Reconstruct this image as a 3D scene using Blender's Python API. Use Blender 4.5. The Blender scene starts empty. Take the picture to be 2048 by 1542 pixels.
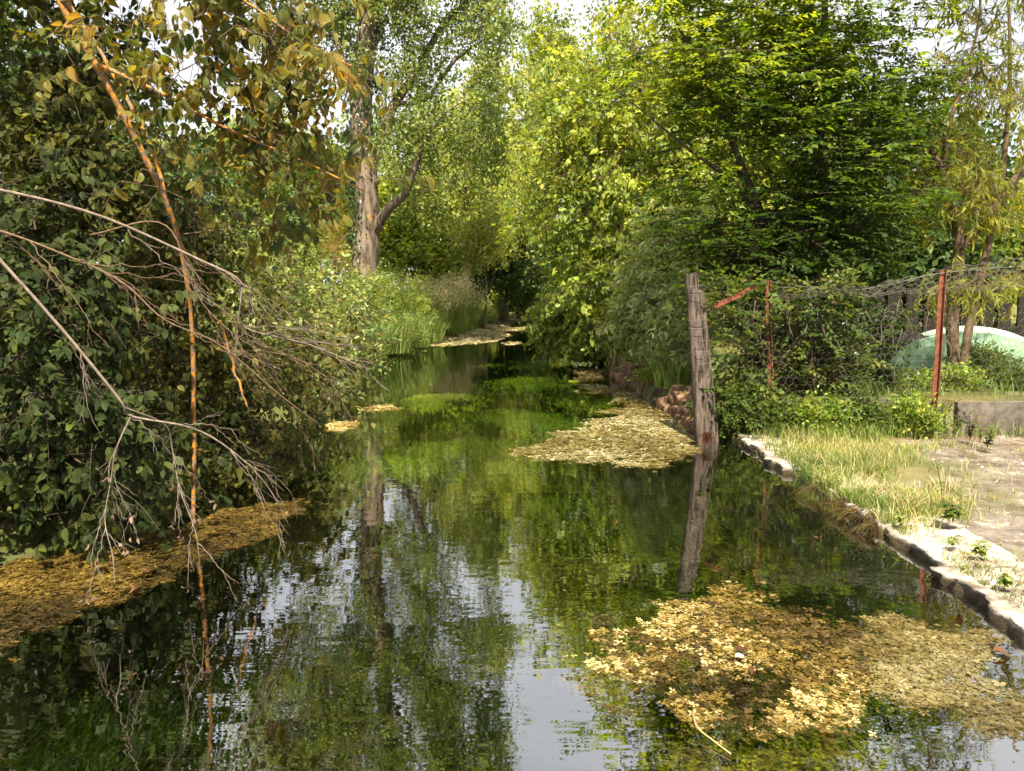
import bpy, math, random
import numpy as np
from mathutils import Matrix, Vector

# ------------------------------------------------------------------ camera, sky, sun, exposure
SC = bpy.context.scene
COL = SC.collection
FPX, CX, CY, CAMZ, PITCH = 1577.0, 1024.0, 771.0, 1.70, math.radians(6.9)
cd = bpy.data.cameras.new("camera"); cam = bpy.data.objects.new("camera", cd); COL.objects.link(cam)
cd.sensor_width = 36.0; cd.lens = FPX / 2048.0 * 36.0; cd.clip_start = 0.05; cd.clip_end = 2000.0
cam.location = (0, 0, CAMZ); cam.rotation_euler = (math.pi / 2 - PITCH, 0, 0)
SC.camera = cam

SUN_EL, SUN_AZ = math.radians(58), math.radians(178)      # azimuth from straight ahead (+Y), positive to the right
W = bpy.data.worlds.new("World"); SC.world = W; W.use_nodes = True
wn = W.node_tree; wn.nodes.clear()
def wnode(t, **k):
    n = wn.nodes.new(t)
    for a, b in k.items(): setattr(n, a, b)
    return n
wo = wnode('ShaderNodeOutputWorld'); wb = wnode('ShaderNodeBackground')
wb.inputs['Strength'].default_value = 0.1
sky = wnode('ShaderNodeTexSky', sky_type='NISHITA'); sky.sun_disc = False
sky.sun_elevation = SUN_EL; sky.sun_rotation = SUN_AZ
sky.dust_density = 3.0; sky.air_density = 1.0
tc = wnode('ShaderNodeTexCoord'); nz = wnode('ShaderNodeTexNoise')
nz.inputs['Scale'].default_value = 2.6; nz.inputs['Detail'].default_value = 6.0; nz.inputs['Roughness'].default_value = 0.55
mp = wnode('ShaderNodeMapping'); mp.inputs['Scale'].default_value = (1, 1, 2.2)
cr = wnode('ShaderNodeValToRGB')
cr.color_ramp.elements[0].position = 0.30; cr.color_ramp.elements[0].color = (2.9, 2.93, 3.05, 1)
cr.color_ramp.elements[1].position = 0.68; cr.color_ramp.elements[1].color = (4.7, 4.7, 4.75, 1)
mx = wnode('ShaderNodeMixRGB'); mx.inputs['Fac'].default_value = 0.88
wn.links.new(tc.outputs['Generated'], mp.inputs['Vector']); wn.links.new(mp.outputs['Vector'], nz.inputs['Vector'])
wn.links.new(nz.outputs['Fac'], cr.inputs['Fac'])
wn.links.new(sky.outputs['Color'], mx.inputs[1]); wn.links.new(cr.outputs['Color'], mx.inputs[2])
wn.links.new(mx.outputs['Color'], wb.inputs['Color']); wn.links.new(wb.outputs['Background'], wo.inputs['Surface'])

sd = bpy.data.lights.new("sun", 'SUN'); sun = bpy.data.objects.new("sun", sd); COL.objects.link(sun)
sd.energy = 5.0; sd.angle = math.radians(1.5); sd.color = (1.0, 0.88, 0.64)
to_sun = Vector((math.sin(SUN_AZ) * math.cos(SUN_EL), math.cos(SUN_AZ) * math.cos(SUN_EL), math.sin(SUN_EL)))
sun.rotation_euler = to_sun.to_track_quat('Z', 'Y').to_euler(); sun.location = to_sun * 40

vs = SC.view_settings
vs.view_transform = 'Standard'; vs.look = 'None'; vs.gamma = 1.0; vs.use_curve_mapping = False
vs.exposure = 1.72
cy = SC.cycles
cy.max_bounces = 5; cy.diffuse_bounces = 3; cy.glossy_bounces = 2; cy.transmission_bounces = 4; cy.transparent_max_bounces = 10
cy.caustics_reflective = False; cy.caustics_refractive = False; cy.sample_clamp_indirect = 6.0
cy.use_denoising = True; cy.use_adaptive_sampling = True; cy.adaptive_threshold = 0.03

# ------------------------------------------------------------------ layout helpers
cp, sp = math.cos(PITCH), math.sin(PITCH)
def P(px, py, Y):
    """world point at world-y = Y that lies along the sight line of a photo pixel"""
    x, y = (px - CX) / FPX, (CY - py) / FPX
    dy, dz = cp + y * sp, -sp + y * cp
    t = Y / dy
    return np.array([x * t, Y, CAMZ + dz * t])
def G(px, py, z=0.0):
    """point on the level plane z under a photo pixel"""
    x, y = (px - CX) / FPX, (CY - py) / FPX
    dy, dz = cp + y * sp, -sp + y * cp
    t = (z - CAMZ) / dz
    return np.array([x * t, dy * t, z])
def mpp(Y): return Y / FPX          # metres for one photo pixel at depth Y
def to_px(p):
    p = np.atleast_2d(p) - np.array([0, 0, CAMZ])
    f = p[:, 1] * cp - p[:, 2] * sp; u = p[:, 1] * sp + p[:, 2] * cp
    f = np.maximum(f, 1e-3)
    return np.stack([CX + FPX * p[:, 0] / f, CY - FPX * u / f, f], 1)
def nrm(v): return v / np.maximum(np.linalg.norm(v, axis=-1, keepdims=True), 1e-9)
def wob(p, s, seed=0.0):
    """cheap smooth pseudo noise, about -1..1"""
    p = np.asarray(p, float) * s + seed * 7.31
    x, y, z = p[..., 0], p[..., 1], p[..., 2]
    return (np.sin(x * 1.7 + np.sin(y * 1.3 + 1.1 * z) * 1.4) + np.sin(y * 1.9 + np.sin(z * 1.6 + x) * 1.3 + 2.0)
            + np.sin(z * 2.1 + np.sin(x * 1.2 - y) * 1.5 + 4.0) + .6 * np.sin(3.9 * x + 2.1 * y + 1.0) + .6 * np.sin(4.3 * z - 3.1 * y + x)) / 3.2

# ------------------------------------------------------------------ mesh helpers
class MB:
    def __init__(s): s.v = []; s.f = []; s.lc = []; s.n = 0
    def add(s, V, F, lc=None):
        V = np.asarray(V, float).reshape(-1, 3)
        if len(V) == 0: return
        for f in (F if isinstance(F, list) else [F]):
            f = np.asarray(f, np.int64)
            if len(f): s.f.append(f + s.n)
        s.v.append(V)
        if lc is None: lc = np.zeros((len(V), 3))
        elif np.ndim(lc) == 0: lc = np.tile([0, 0, float(lc)], (len(V), 1))
        s.lc.append(lc); s.n += len(V)
    def mesh(s, name, mat, smooth=True):
        V = np.concatenate(s.v); LC = np.concatenate(s.lc)
        me = bpy.data.meshes.new(name)
        me.vertices.add(len(V)); me.vertices.foreach_set('co', V.astype(np.float32).ravel())
        li = np.concatenate([f.ravel() for f in s.f]); tot = np.concatenate([np.full(len(f), f.shape[1]) for f in s.f])
        st = np.concatenate([[0], np.cumsum(tot)[:-1]])
        me.loops.add(len(li)); me.loops.foreach_set('vertex_index', li.astype(np.int32))
        me.polygons.add(len(tot)); me.polygons.foreach_set('loop_start', st.astype(np.int32))
        me.polygons.foreach_set('loop_total', tot.astype(np.int32))
        me.polygons.foreach_set('use_smooth', np.full(len(tot), smooth, bool))
        a = me.attributes.new('lc', 'FLOAT_VECTOR', 'POINT'); a.data.foreach_set('vector', LC.astype(np.float32).ravel())
        me.update(calc_edges=True); me.validate()
        if mat is not None: me.materials.append(mat)
        return me
    def build(s, name, mat, parent=None, smooth=True, kind=None):
        if s.n == 0: return None
        if parent is not None:
            off = np.array(parent.location); s.v = [v - off for v in s.v]
        o = bpy.data.objects.new(name, s.mesh(name, mat, smooth)); COL.objects.link(o)
        if parent is not None: o.parent = parent
        if kind: o['kind'] = kind
        return o
def tag(o, label, cat, group=None, kind=None):
    o['label'] = label; o['category'] = cat
    if group: o['group'] = group
    if kind: o['kind'] = kind
    return o
def thing(name, label, cat, loc, group=None):
    o = bpy.data.objects.new(name, None); COL.objects.link(o); o.location = tuple(float(c) for c in loc); o.empty_display_size = .1
    return tag(o, label, cat, group)
def shape_part(name, mb, mat, parent, smooth=True, kind=None):
    """a part whose parent may itself be a part at the origin of its thing"""
    return mb.build(name, mat, parent, smooth, kind)
def subpart(name, mb, mat, part, smooth=True):
    root = part.parent
    off = np.array(root.location) + np.array(part.location); mb.v = [v - off for v in mb.v]
    o = bpy.data.objects.new(name, mb.mesh(name, mat, smooth)); COL.objects.link(o); o.parent = part
    return o

def sweep(mb, pts, rad, sides=8, tint=0.5, rough=0.0, seed=0.0, caps=True, flat=1.0):
    """tube along pts"""
    pts = np.asarray(pts, float); n = len(pts); rad = np.broadcast_to(np.asarray(rad, float), (n,))
    T = np.zeros_like(pts); T[1:-1] = pts[2:] - pts[:-2]; T[0] = pts[1] - pts[0]; T[-1] = pts[-1] - pts[-2]; T = nrm(T)
    up = np.array([0, 0, 1.0]) if abs(T[0][2]) < .9 else np.array([1.0, 0, 0])
    U = np.zeros_like(pts); u = nrm(np.cross(T[0], up))
    for i in range(n):
        u = u - T[i] * np.dot(u, T[i]); u = u / max(np.linalg.norm(u), 1e-9); U[i] = u
    Vv = np.cross(T, U); a = np.arange(sides) * 2 * math.pi / sides
    ring = U[:, None] * np.cos(a)[None, :, None] + flat * Vv[:, None] * np.sin(a)[None, :, None]
    R = np.repeat(rad[:, None], sides, 1)
    if rough:
        q = pts[:, None] + ring * rad[:, None, None]
        R = R * (1 + rough * wob(q, 2.2 / max(rad.max(), .02), seed) + .5 * rough * wob(q * np.array([1, 1, .35]), 6.5 / max(rad.max(), .02), seed + 3))
    V = pts[:, None] + ring * R[..., None]
    i = np.arange(n - 1)[:, None]; j = np.arange(sides)[None]; k = (j + 1) % sides
    F = np.stack([i * sides + j, i * sides + k, (i + 1) * sides + k, (i + 1) * sides + j], -1).reshape(-1, 4)
    fs = [F]
    if caps: fs += [np.arange(sides)[::-1][None], (np.arange(sides) + (n - 1) * sides)[None]]
    mb.add(V.reshape(-1, 3), fs, tint)
def frustums(mb, A, B, ra, rb, sides=4, tint=.5):
    A, B = np.asarray(A, float), np.asarray(B, float); m = len(A)
    if m == 0: return
    T = nrm(B - A); up = np.where(np.abs(T[:, 2:3]) < .9, np.array([[0, 0, 1.0]]), np.array([[1.0, 0, 0]]))
    U = nrm(np.cross(T, up)); Vv = np.cross(T, U); a = np.arange(sides) * 2 * math.pi / sides
    ring = U[:, None] * np.cos(a)[None, :, None] + Vv[:, None] * np.sin(a)[None, :, None]
    ra = np.broadcast_to(ra, (m,)); rb = np.broadcast_to(rb, (m,))
    V = np.concatenate([A[:, None] + ring * ra[:, None, None], B[:, None] + ring * rb[:, None, None]], 1)
    j = np.arange(sides); k = (j + 1) % sides
    f = np.stack([j, k, k + sides, j + sides], -1)
    F = (f[None] + (np.arange(m) * 2 * sides)[:, None, None]).reshape(-1, 4)
    mb.add(V.reshape(-1, 3), F, tint)
def curve(pts, n=24):
    """Catmull-Rom through pts"""
    p = np.asarray(pts, float)
    if len(p) == 2: return p[0] + (p[1] - p[0]) * np.linspace(0, 1, n)[:, None]
    q = np.vstack([2 * p[0] - p[1], p, 2 * p[-1] - p[-2]])
    s = np.linspace(0, len(p) - 1 - 1e-6, n); i = s.astype(int); t = (s - i)[:, None]
    a, b, c, d = q[i], q[i + 1], q[i + 2], q[i + 3]
    return .5 * (2 * b + (c - a) * t + (2 * a - 5 * b + 4 * c - d) * t * t + (3 * b - a - 3 * c + d) * t ** 3)

# ------------------------------------------------------------------ leaves
def leaf_tpl(stations, width, fold=.18, curl=.15, peak=.42, tip=1.0):
    """leaf along +x, length 1; returns verts, faces, (t, side)"""
    V, L, idx = [], [], []
    for t in stations:
        w = width * .5 * (math.sin(math.pi * min(1, t) ** (math.log(.5) / math.log(peak))) ** .85 if 0 < t < 1 else 0)
        z = -curl * t * t
        if t in (0, 1):
            idx.append([len(V)]); V.append((t, 0, z)); L.append((t, 0))
        else:
            idx.append([len(V), len(V) + 1, len(V) + 2])
            V += [(t, -w, z + fold * w), (t, 0, z), (t, w, z + fold * w)]; L += [(t, -1), (t, 0), (t, 1)]
    tri, quad = [], []
    for a, b in zip(idx[:-1], idx[1:]):
        if len(a) == 1: tri += [(a[0], b[0], b[1]), (a[0], b[1], b[2])]
        elif len(b) == 1: tri += [(a[0], b[0], a[1]), (a[1], b[0], a[2])]
        else: quad += [(a[0], b[0], b[1], a[1]), (a[1], b[1], b[2], a[2])]
    fs = [np.array(tri)]
    if quad: fs.append(np.array(quad))
    return np.array(V, float), fs, np.array(L, float)
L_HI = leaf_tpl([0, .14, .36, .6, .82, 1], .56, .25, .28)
L_HI2 = leaf_tpl([0, .14, .36, .6, .82, 1], .5, .55, .55)
L_MID = leaf_tpl([0, .3, .72, 1], .62, .22, .18)
L_PAD = (np.array([(0, 0, 0), (.6, -.27, .01), (1, 0, 0), (.6, .27, .01)], float), [np.array([(0, 1, 2), (0, 2, 3)])], np.array([(0, 0), (.45, -1), (1, 0), (.45, 1)], float))
L_LO = (np.array([(0, 0, 0), (.45, -.3, .05), (1, 0, -.06), (.45, .3, .05)], float), [np.array([(0, 1, 2), (0, 2, 3)])], np.array([(0, 0), (.45, -1), (1, 0), (.45, 1)], float))
L_LONG = leaf_tpl([0, .3, .65, 1], .2, .35, .35)
L_LONGLO = leaf_tpl([0, .45, 1], .2, .3, .3)
L_STRAND = leaf_tpl([0, .4, 1], .10, .3, .2)
L_SALLOW = leaf_tpl([0, .3, .65, 1], .34, .3, .2)
L_MED = leaf_tpl([0, .45, 1], .62, .22, .16)
L_STR2 = (np.array([(0, 0, 0), (.45, -.05, .01), (1, 0, -.05), (.45, .05, .01)], float), [np.array([(0, 1, 2), (0, 2, 3)])], np.array([(0, 0), (.45, -1), (1, 0), (.45, 1)], float))
L_ROUND = leaf_tpl([0, .2, .55, .85, 1], .85, .15, .1, peak=.5)
def put_leaves(mb, tpl, pos, X, Z, size, tint):
    tv, fs, lc = tpl; m = len(pos)
    if m == 0: return
    X = nrm(X); Y = nrm(np.cross(Z, X)); Z = np.cross(X, Y)
    V = pos[:, None] + size[:, None, None] * (tv[None, :, 0:1] * X[:, None] + tv[None, :, 1:2] * Y[:, None] + tv[None, :, 2:3] * Z[:, None])
    k = len(tv); offs = (np.arange(m) * k)
    F = [(f[None] + offs[:, None, None]).reshape(-1, f.shape[1]) for f in fs]
    LC = np.empty((m, k, 3)); LC[..., 0] = lc[None, :, 0]; LC[..., 1] = lc[None, :, 1]; LC[..., 2] = tint[:, None]
    mb.add(V.reshape(-1, 3), F, LC.reshape(-1, 3))

def spray_kit(mode, nv, nleaf, length, leaf, rng):
    """a few twig variants: leaf frames in a local frame with the twig along +x and the sky along +z"""
    kit = []
    for _ in range(nv):
        n = max(2, int(nleaf * rng.uniform(.75, 1.25))); t = np.linspace(.12, 1, n)
        side = np.where(np.arange(n) % 2 == 0, 1.0, -1.0)
        bend = rng.normal(0, .12); sag = {'flat': -.10, 'droop': -.35, 'hang': -.5, 'bush': -.05, 'clump': 0, 'shingle': -.25}[mode] * rng.uniform(.6, 1.4)
        ax = np.stack([t, bend * t * t, sag * t * t], 1) * length
        if mode == 'flat':
            ang = np.radians(rng.normal(52, 9, n)) * (1 - .55 * (t > .97))
            X = np.stack([np.cos(ang), side * np.sin(ang), rng.normal(-.12, .14, n)], 1)
            Z = np.stack([rng.normal(.0, .2, n), rng.normal(0, .22, n) , np.ones(n)], 1)
        elif mode == 'droop':
            side = np.where((np.arange(n) // 2) % 2 == 0, 1.0, -1.0) * np.where(np.arange(n) % 2 == 0, 1.0, -1.0)
            t = np.repeat(np.linspace(.15, 1, (n + 1) // 2), 2)[:n]
            ax = np.stack([t, bend * t * t, sag * t * t], 1) * length
            X = np.stack([rng.normal(.35, .2, n), side * rng.uniform(.35, .8, n), rng.normal(-.85, .3, n)], 1)
            Z = np.stack([rng.normal(.45, .3, n), side * rng.uniform(.2, .8, n), rng.uniform(.3, .9, n)], 1)
        elif mode == 'shingle':
            ax = ax + rng.normal(0, .10, (n, 3)) * length
            X = np.stack([rng.normal(.45, .25, n), side * rng.uniform(.1, .75, n), rng.normal(-.6, .3, n)], 1)
            Z = np.stack([rng.normal(.6, .25, n), rng.normal(0, .35, n), rng.uniform(.4, 1.0, n)], 1)
        elif mode == 'hang':
            ax = np.stack([t * .75, bend * t, -.35 * t - .45 * t * t], 1) * length
            X = np.stack([rng.normal(.3, .35, n), side * rng.uniform(.15, .7, n), rng.normal(-.9, .25, n)], 1)
            Z = rng.normal(0, 1, (n, 3)); Z[:, 2] = np.abs(Z[:, 2]) * .7 + .2
        elif mode == 'bush':
            ax = ax + rng.normal(0, .12, (n, 3)) * length
            X = np.stack([rng.uniform(.1, .9, n), side * rng.uniform(.3, 1, n), rng.normal(.0, .4, n)], 1)
            Z = np.stack([rng.normal(0, .45, n), rng.normal(0, .45, n), np.ones(n)], 1)
        else:                                                   # clump
            d = nrm(rng.normal(0, 1, (n, 3))); ax = d * (rng.uniform(0, 1, (n, 1)) ** .5) * length * np.array([1, .8, .8]) * .6
            X = nrm(rng.normal(0, 1, (n, 3))) + np.array([.2, 0, -.35]); Z = rng.normal(0, .7, (n, 3)) + np.array([0, 0, .8])
        kit.append((ax, nrm(X), nrm(Z), leaf * rng.uniform(.5, 1.2, n) * (1 - .25 * (t > .9)), side))
    return kit
def frames(D, rng, tilt=.15):
    """rotation with x along D and z as near the sky as can be"""
    D = nrm(D); up = np.array([[0, 0, 1.0]]) + rng.normal(0, tilt, D.shape)
    Y = np.cross(up, D); bad = np.linalg.norm(Y, axis=1) < .05; Y[bad] = np.array([1.0, 0, 0]); Y = nrm(Y)
    Z = np.cross(D, Y)
    return np.stack([D, Y, Z], -1)
def spread_sprays(kit, Pp, D, rng, tint0, scale=None, tilt=.15):
    R = frames(D, rng, tilt); m = len(Pp); ch = rng.integers(0, len(kit), m)
    S = rng.uniform(.75, 1.25, m) if scale is None else scale
    pos, X, Z, s, t = [], [], [], [], []
    for k, (ax, lx, lz, ls, _) in enumerate(kit):
        w = np.where(ch == k)[0]
        if len(w) == 0: continue
        pos.append((Pp[w][:, None] + np.einsum('mij,nj->mni', R[w], ax) * S[w][:, None, None]).reshape(-1, 3))
        X.append(np.einsum('mij,nj->mni', R[w], lx).reshape(-1, 3)); Z.append(np.einsum('mij,nj->mni', R[w], lz).reshape(-1, 3))
        s.append((ls[None] * np.sqrt(S[w])[:, None]).ravel())
        tt = tint0[w][:, None] + rng.normal(0, .13, (len(w), len(ls))); t.append(np.clip(tt, 0, 1).ravel())
    return [np.concatenate(a) for a in (pos, X, Z, s, t)]

def px_blob(px, py, Y, rx, rz, ry):
    c = P(px, py, Y); return (c, np.array([rx * mpp(Y), ry, rz * mpp(Y)]))
def sample_blobs(blobs, n, rng, shell=.35, gap=None, gapseed=0, zmin=None):
    vol = np.array([np.prod(b[1]) ** .8 for b in blobs]); pr = vol / vol.sum(); out = []
    while len(out) < n:
        k = rng.choice(len(blobs), size=n, p=pr)
        d = nrm(rng.normal(0, 1, (n, 3))); r = (shell + (1 - shell) * rng.uniform(0, 1, n) ** .6)
        c = np.array([blobs[i][0] for i in k]); rad = np.array([blobs[i][1] for i in k])
        r = r * (1 + .22 * wob(c + d * rad, 1.6 / max(.5, float(np.mean(rad))), gapseed + 11))
        p = c + d * r[:, None] * rad; ok = np.ones(n, bool)
        if gap: ok &= wob(p, gap[0], gapseed) > gap[1]
        if zmin is not None: ok &= p[:, 2] > zmin
        out += list(zip(p[ok], k[ok]))
    pts = np.array([o[0] for o in out[:n]]); own = np.array([o[1] for o in out[:n]])
    return pts, own

def skeleton(trunks, cl, rng, lift=.10):
    """join every cluster to the nearest wood; returns segments with pipe-model weights"""
    nodes, par = [], []
    for tr in trunks:
        for i, p in enumerate(tr):
            par.append(len(nodes) - 1 if i else -1); nodes.append(p)
    ntr = len(nodes); N = np.array(nodes)
    d = np.min(np.linalg.norm(cl[:, None] - N[None], axis=2), 1) if len(cl) * ntr < 4e6 else np.linalg.norm(cl - N.mean(0), axis=1)
    order = np.argsort(d); buf = np.zeros((ntr + 2 * len(cl), 3)); buf[:ntr] = N; cnt = ntr; par = par + [0] * (2 * len(cl))
    end = np.zeros(len(cl), int)
    for i in order:
        c = cl[i]; v = buf[:cnt] - c; dd = np.linalg.norm(v, axis=1) + .35 * np.maximum(0, v[:, 2])
        j = int(np.argmin(dd)); L = dd[j]
        m = (buf[j] + c) * .5 + np.array([0, 0, lift * L]) + rng.normal(0, .07 * L, 3)
        buf[cnt] = m; par[cnt] = j; buf[cnt + 1] = c; par[cnt + 1] = cnt; end[i] = cnt + 1; cnt += 2
    w = np.zeros(cnt); w[end] = 1
    for i in range(cnt - 1, -1, -1):
        if par[i] >= 0: w[par[i]] += w[i]
    return buf[:cnt], np.array(par[:cnt]), w, ntr, end

def leaf_parts(root, tpls, mat, pos, X, Z, size, tint, limit, name='leaf'):
    """the leaves that show largest become objects of their own; returns a mask of the rest"""
    q = to_px(pos); inside = (q[:, 0] > 10) & (q[:, 0] < 2038) & (q[:, 1] > 10) & (q[:, 1] < 1530)
    score = size / q[:, 2]; score[~inside] = -1
    # spread over the picture: at most a few per small tile, nearest first
    order = np.argsort(q[:, 2] - 3 * size); seen = {}; pick = []
    for i in order:
        if score[i] < 0: continue
        key = (int(q[i, 0] // 34), int(q[i, 1] // 34))
        if seen.get(key, 0) >= 1: continue
        seen[key] = 1; pick.append(i)
        if len(pick) >= limit: break
    nb = 6; meshes = []
    for b in range(nb):
        m = MB(); put_leaves(m, tpls[b % len(tpls)], np.zeros((1, 3)), np.array([[1.0, 0, 0]]), np.array([[0, 0, 1.0]]), np.ones(1), np.array([(b + .5) / nb]))
        meshes.append(m.mesh(name, mat))
    off = np.array(root.location)
    for i in pick:
        x = nrm(X[i]); y = nrm(np.cross(Z[i], x)); z = np.cross(x, y); s = size[i]; p = pos[i] - off
        o = bpy.data.objects.new(name, meshes[min(nb - 1, int(tint[i] * nb))]); COL.objects.link(o); o.parent = root
        o.matrix_local = Matrix(((x[0] * s, y[0] * s, z[0] * s, p[0]), (x[1] * s, y[1] * s, z[1] * s, p[1]), (x[2] * s, y[2] * s, z[2] * s, p[2]), (0, 0, 0, 1)))
    keep = np.ones(len(pos), bool); keep[pick] = False
    return keep

def plant(name, label, cat, base, trunks, rads, blobs, ncl, per, kit_args, leafmat_, bark, seed, tpl=L_LO, shell=.35, gap=None,
          outward=.7, horiz=.5, down=0.0, tint_rng=(.15, .85), rmin=.006, rtop=.05, group=None, parts=0, parts_tpl=None, zmin=None,
          twig=True, trunk_sides=10, trunk_rough=.12, lift=.1, tilt=.15, hi_tint=0.0, spread=.16, crown_name='crown', bark2=None, btint=None):
    """tree or shrub: base point, trunk/limb polylines with radii, leafy volumes"""
    rng = np.random.default_rng(seed)
    root = thing(name, label, cat, base, group)
    trs = [curve(t, max(4, 6 * (len(t) - 1) + 1)) for t in trunks]
    mbt = MB()
    for k, (t, r) in enumerate(zip(trs, rads)):
        sweep(mbt, t, np.interp(np.linspace(0, 1, len(t)), np.linspace(0, 1, len(r)), r), trunk_sides, .5, trunk_rough, seed + k)
    mbt.build('trunk', bark, root)
    cl, own = sample_blobs(blobs, ncl, rng, shell, gap, seed, zmin)
    N, par, w, ntr, end = skeleton(trs, cl, rng, lift)
    seg = np.array([i for i in range(ntr, len(N)) if par[i] >= 0])
    r = np.clip(rtop * (w / max(1, ncl)) ** .45, rmin, None)
    mbb = MB(); ra = np.where(par[seg] < ntr, r[seg], r[par[seg]])
    frustums(mbb, N[par[seg]], N[seg], ra, r[seg] * .9, 5 if twig else 3, .5)
    cen = np.array([b[0] for b in blobs])[own]
    M = per; Pp = np.repeat(cl, M, 0) + rng.normal(0, spread, (ncl * M, 3))
    O = nrm(np.repeat(cl - cen, M, 0) * np.array([1, 1, 1 - horiz]))
    D = nrm(outward * O + rng.normal(0, .55, O.shape) * np.array([1, 1, 1 - horiz]) + np.array([0, 0, -down]))
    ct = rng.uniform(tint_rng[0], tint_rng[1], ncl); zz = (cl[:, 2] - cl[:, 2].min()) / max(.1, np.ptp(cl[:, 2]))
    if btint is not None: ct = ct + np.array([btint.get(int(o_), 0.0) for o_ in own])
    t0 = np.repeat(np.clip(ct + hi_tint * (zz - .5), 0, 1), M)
    rk = np.random.default_rng(seed + 99); kit = spray_kit(kit_args[0], 7, kit_args[1], kit_args[2], kit_args[3], rk)
    if zmin is not None:
        ok = Pp[:, 2] > zmin; Pp, D, t0 = Pp[ok], D[ok], t0[ok]
    pos, X, Z, s, t = spread_sprays(kit, Pp, D, rng, t0, tilt=tilt)
    if twig:
        Dn = nrm(D); sag = {'flat': -.1, 'droop': -.3, 'hang': -.6, 'bush': -.05, 'clump': 0, 'shingle': -.25}[kit_args[0]]
        E = Pp + (Dn + np.array([0, 0, sag])) * kit_args[2] * .8
        frustums(mbb, Pp, E, rmin * .7, rmin * .35, 3, .5)
        frustums(mbb, np.repeat(cl, M, 0)[:len(Pp)] if zmin is None else Pp - Dn * .1, Pp, rmin * .8, rmin * .7, 3, .5)
    mbb.build('branchwork', bark2 or bark, root, kind='stuff')
    if zmin is not None:
        ok = pos[:, 2] > zmin - .02; pos, X, Z, s, t = pos[ok], X[ok], Z[ok], s[ok], t[ok]
    if parts:
        keep = leaf_parts(root, parts_tpl or [tpl], leafmat_, pos, X, Z, s, t, parts)
        pos, X, Z, s, t = pos[keep], X[keep], Z[keep], s[keep], t[keep]
    mbl = MB()
    if isinstance(tpl, list):
        h = rng.integers(0, len(tpl), len(pos))
        for k, tp in enumerate(tpl): w_ = h == k; put_leaves(mbl, tp, pos[w_], X[w_], Z[w_], s[w_], t[w_])
    else: put_leaves(mbl, tpl, pos, X, Z, s, t)
    mbl.build(crown_name, leafmat_, root, kind='stuff' if parts else None)
    return root

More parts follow.
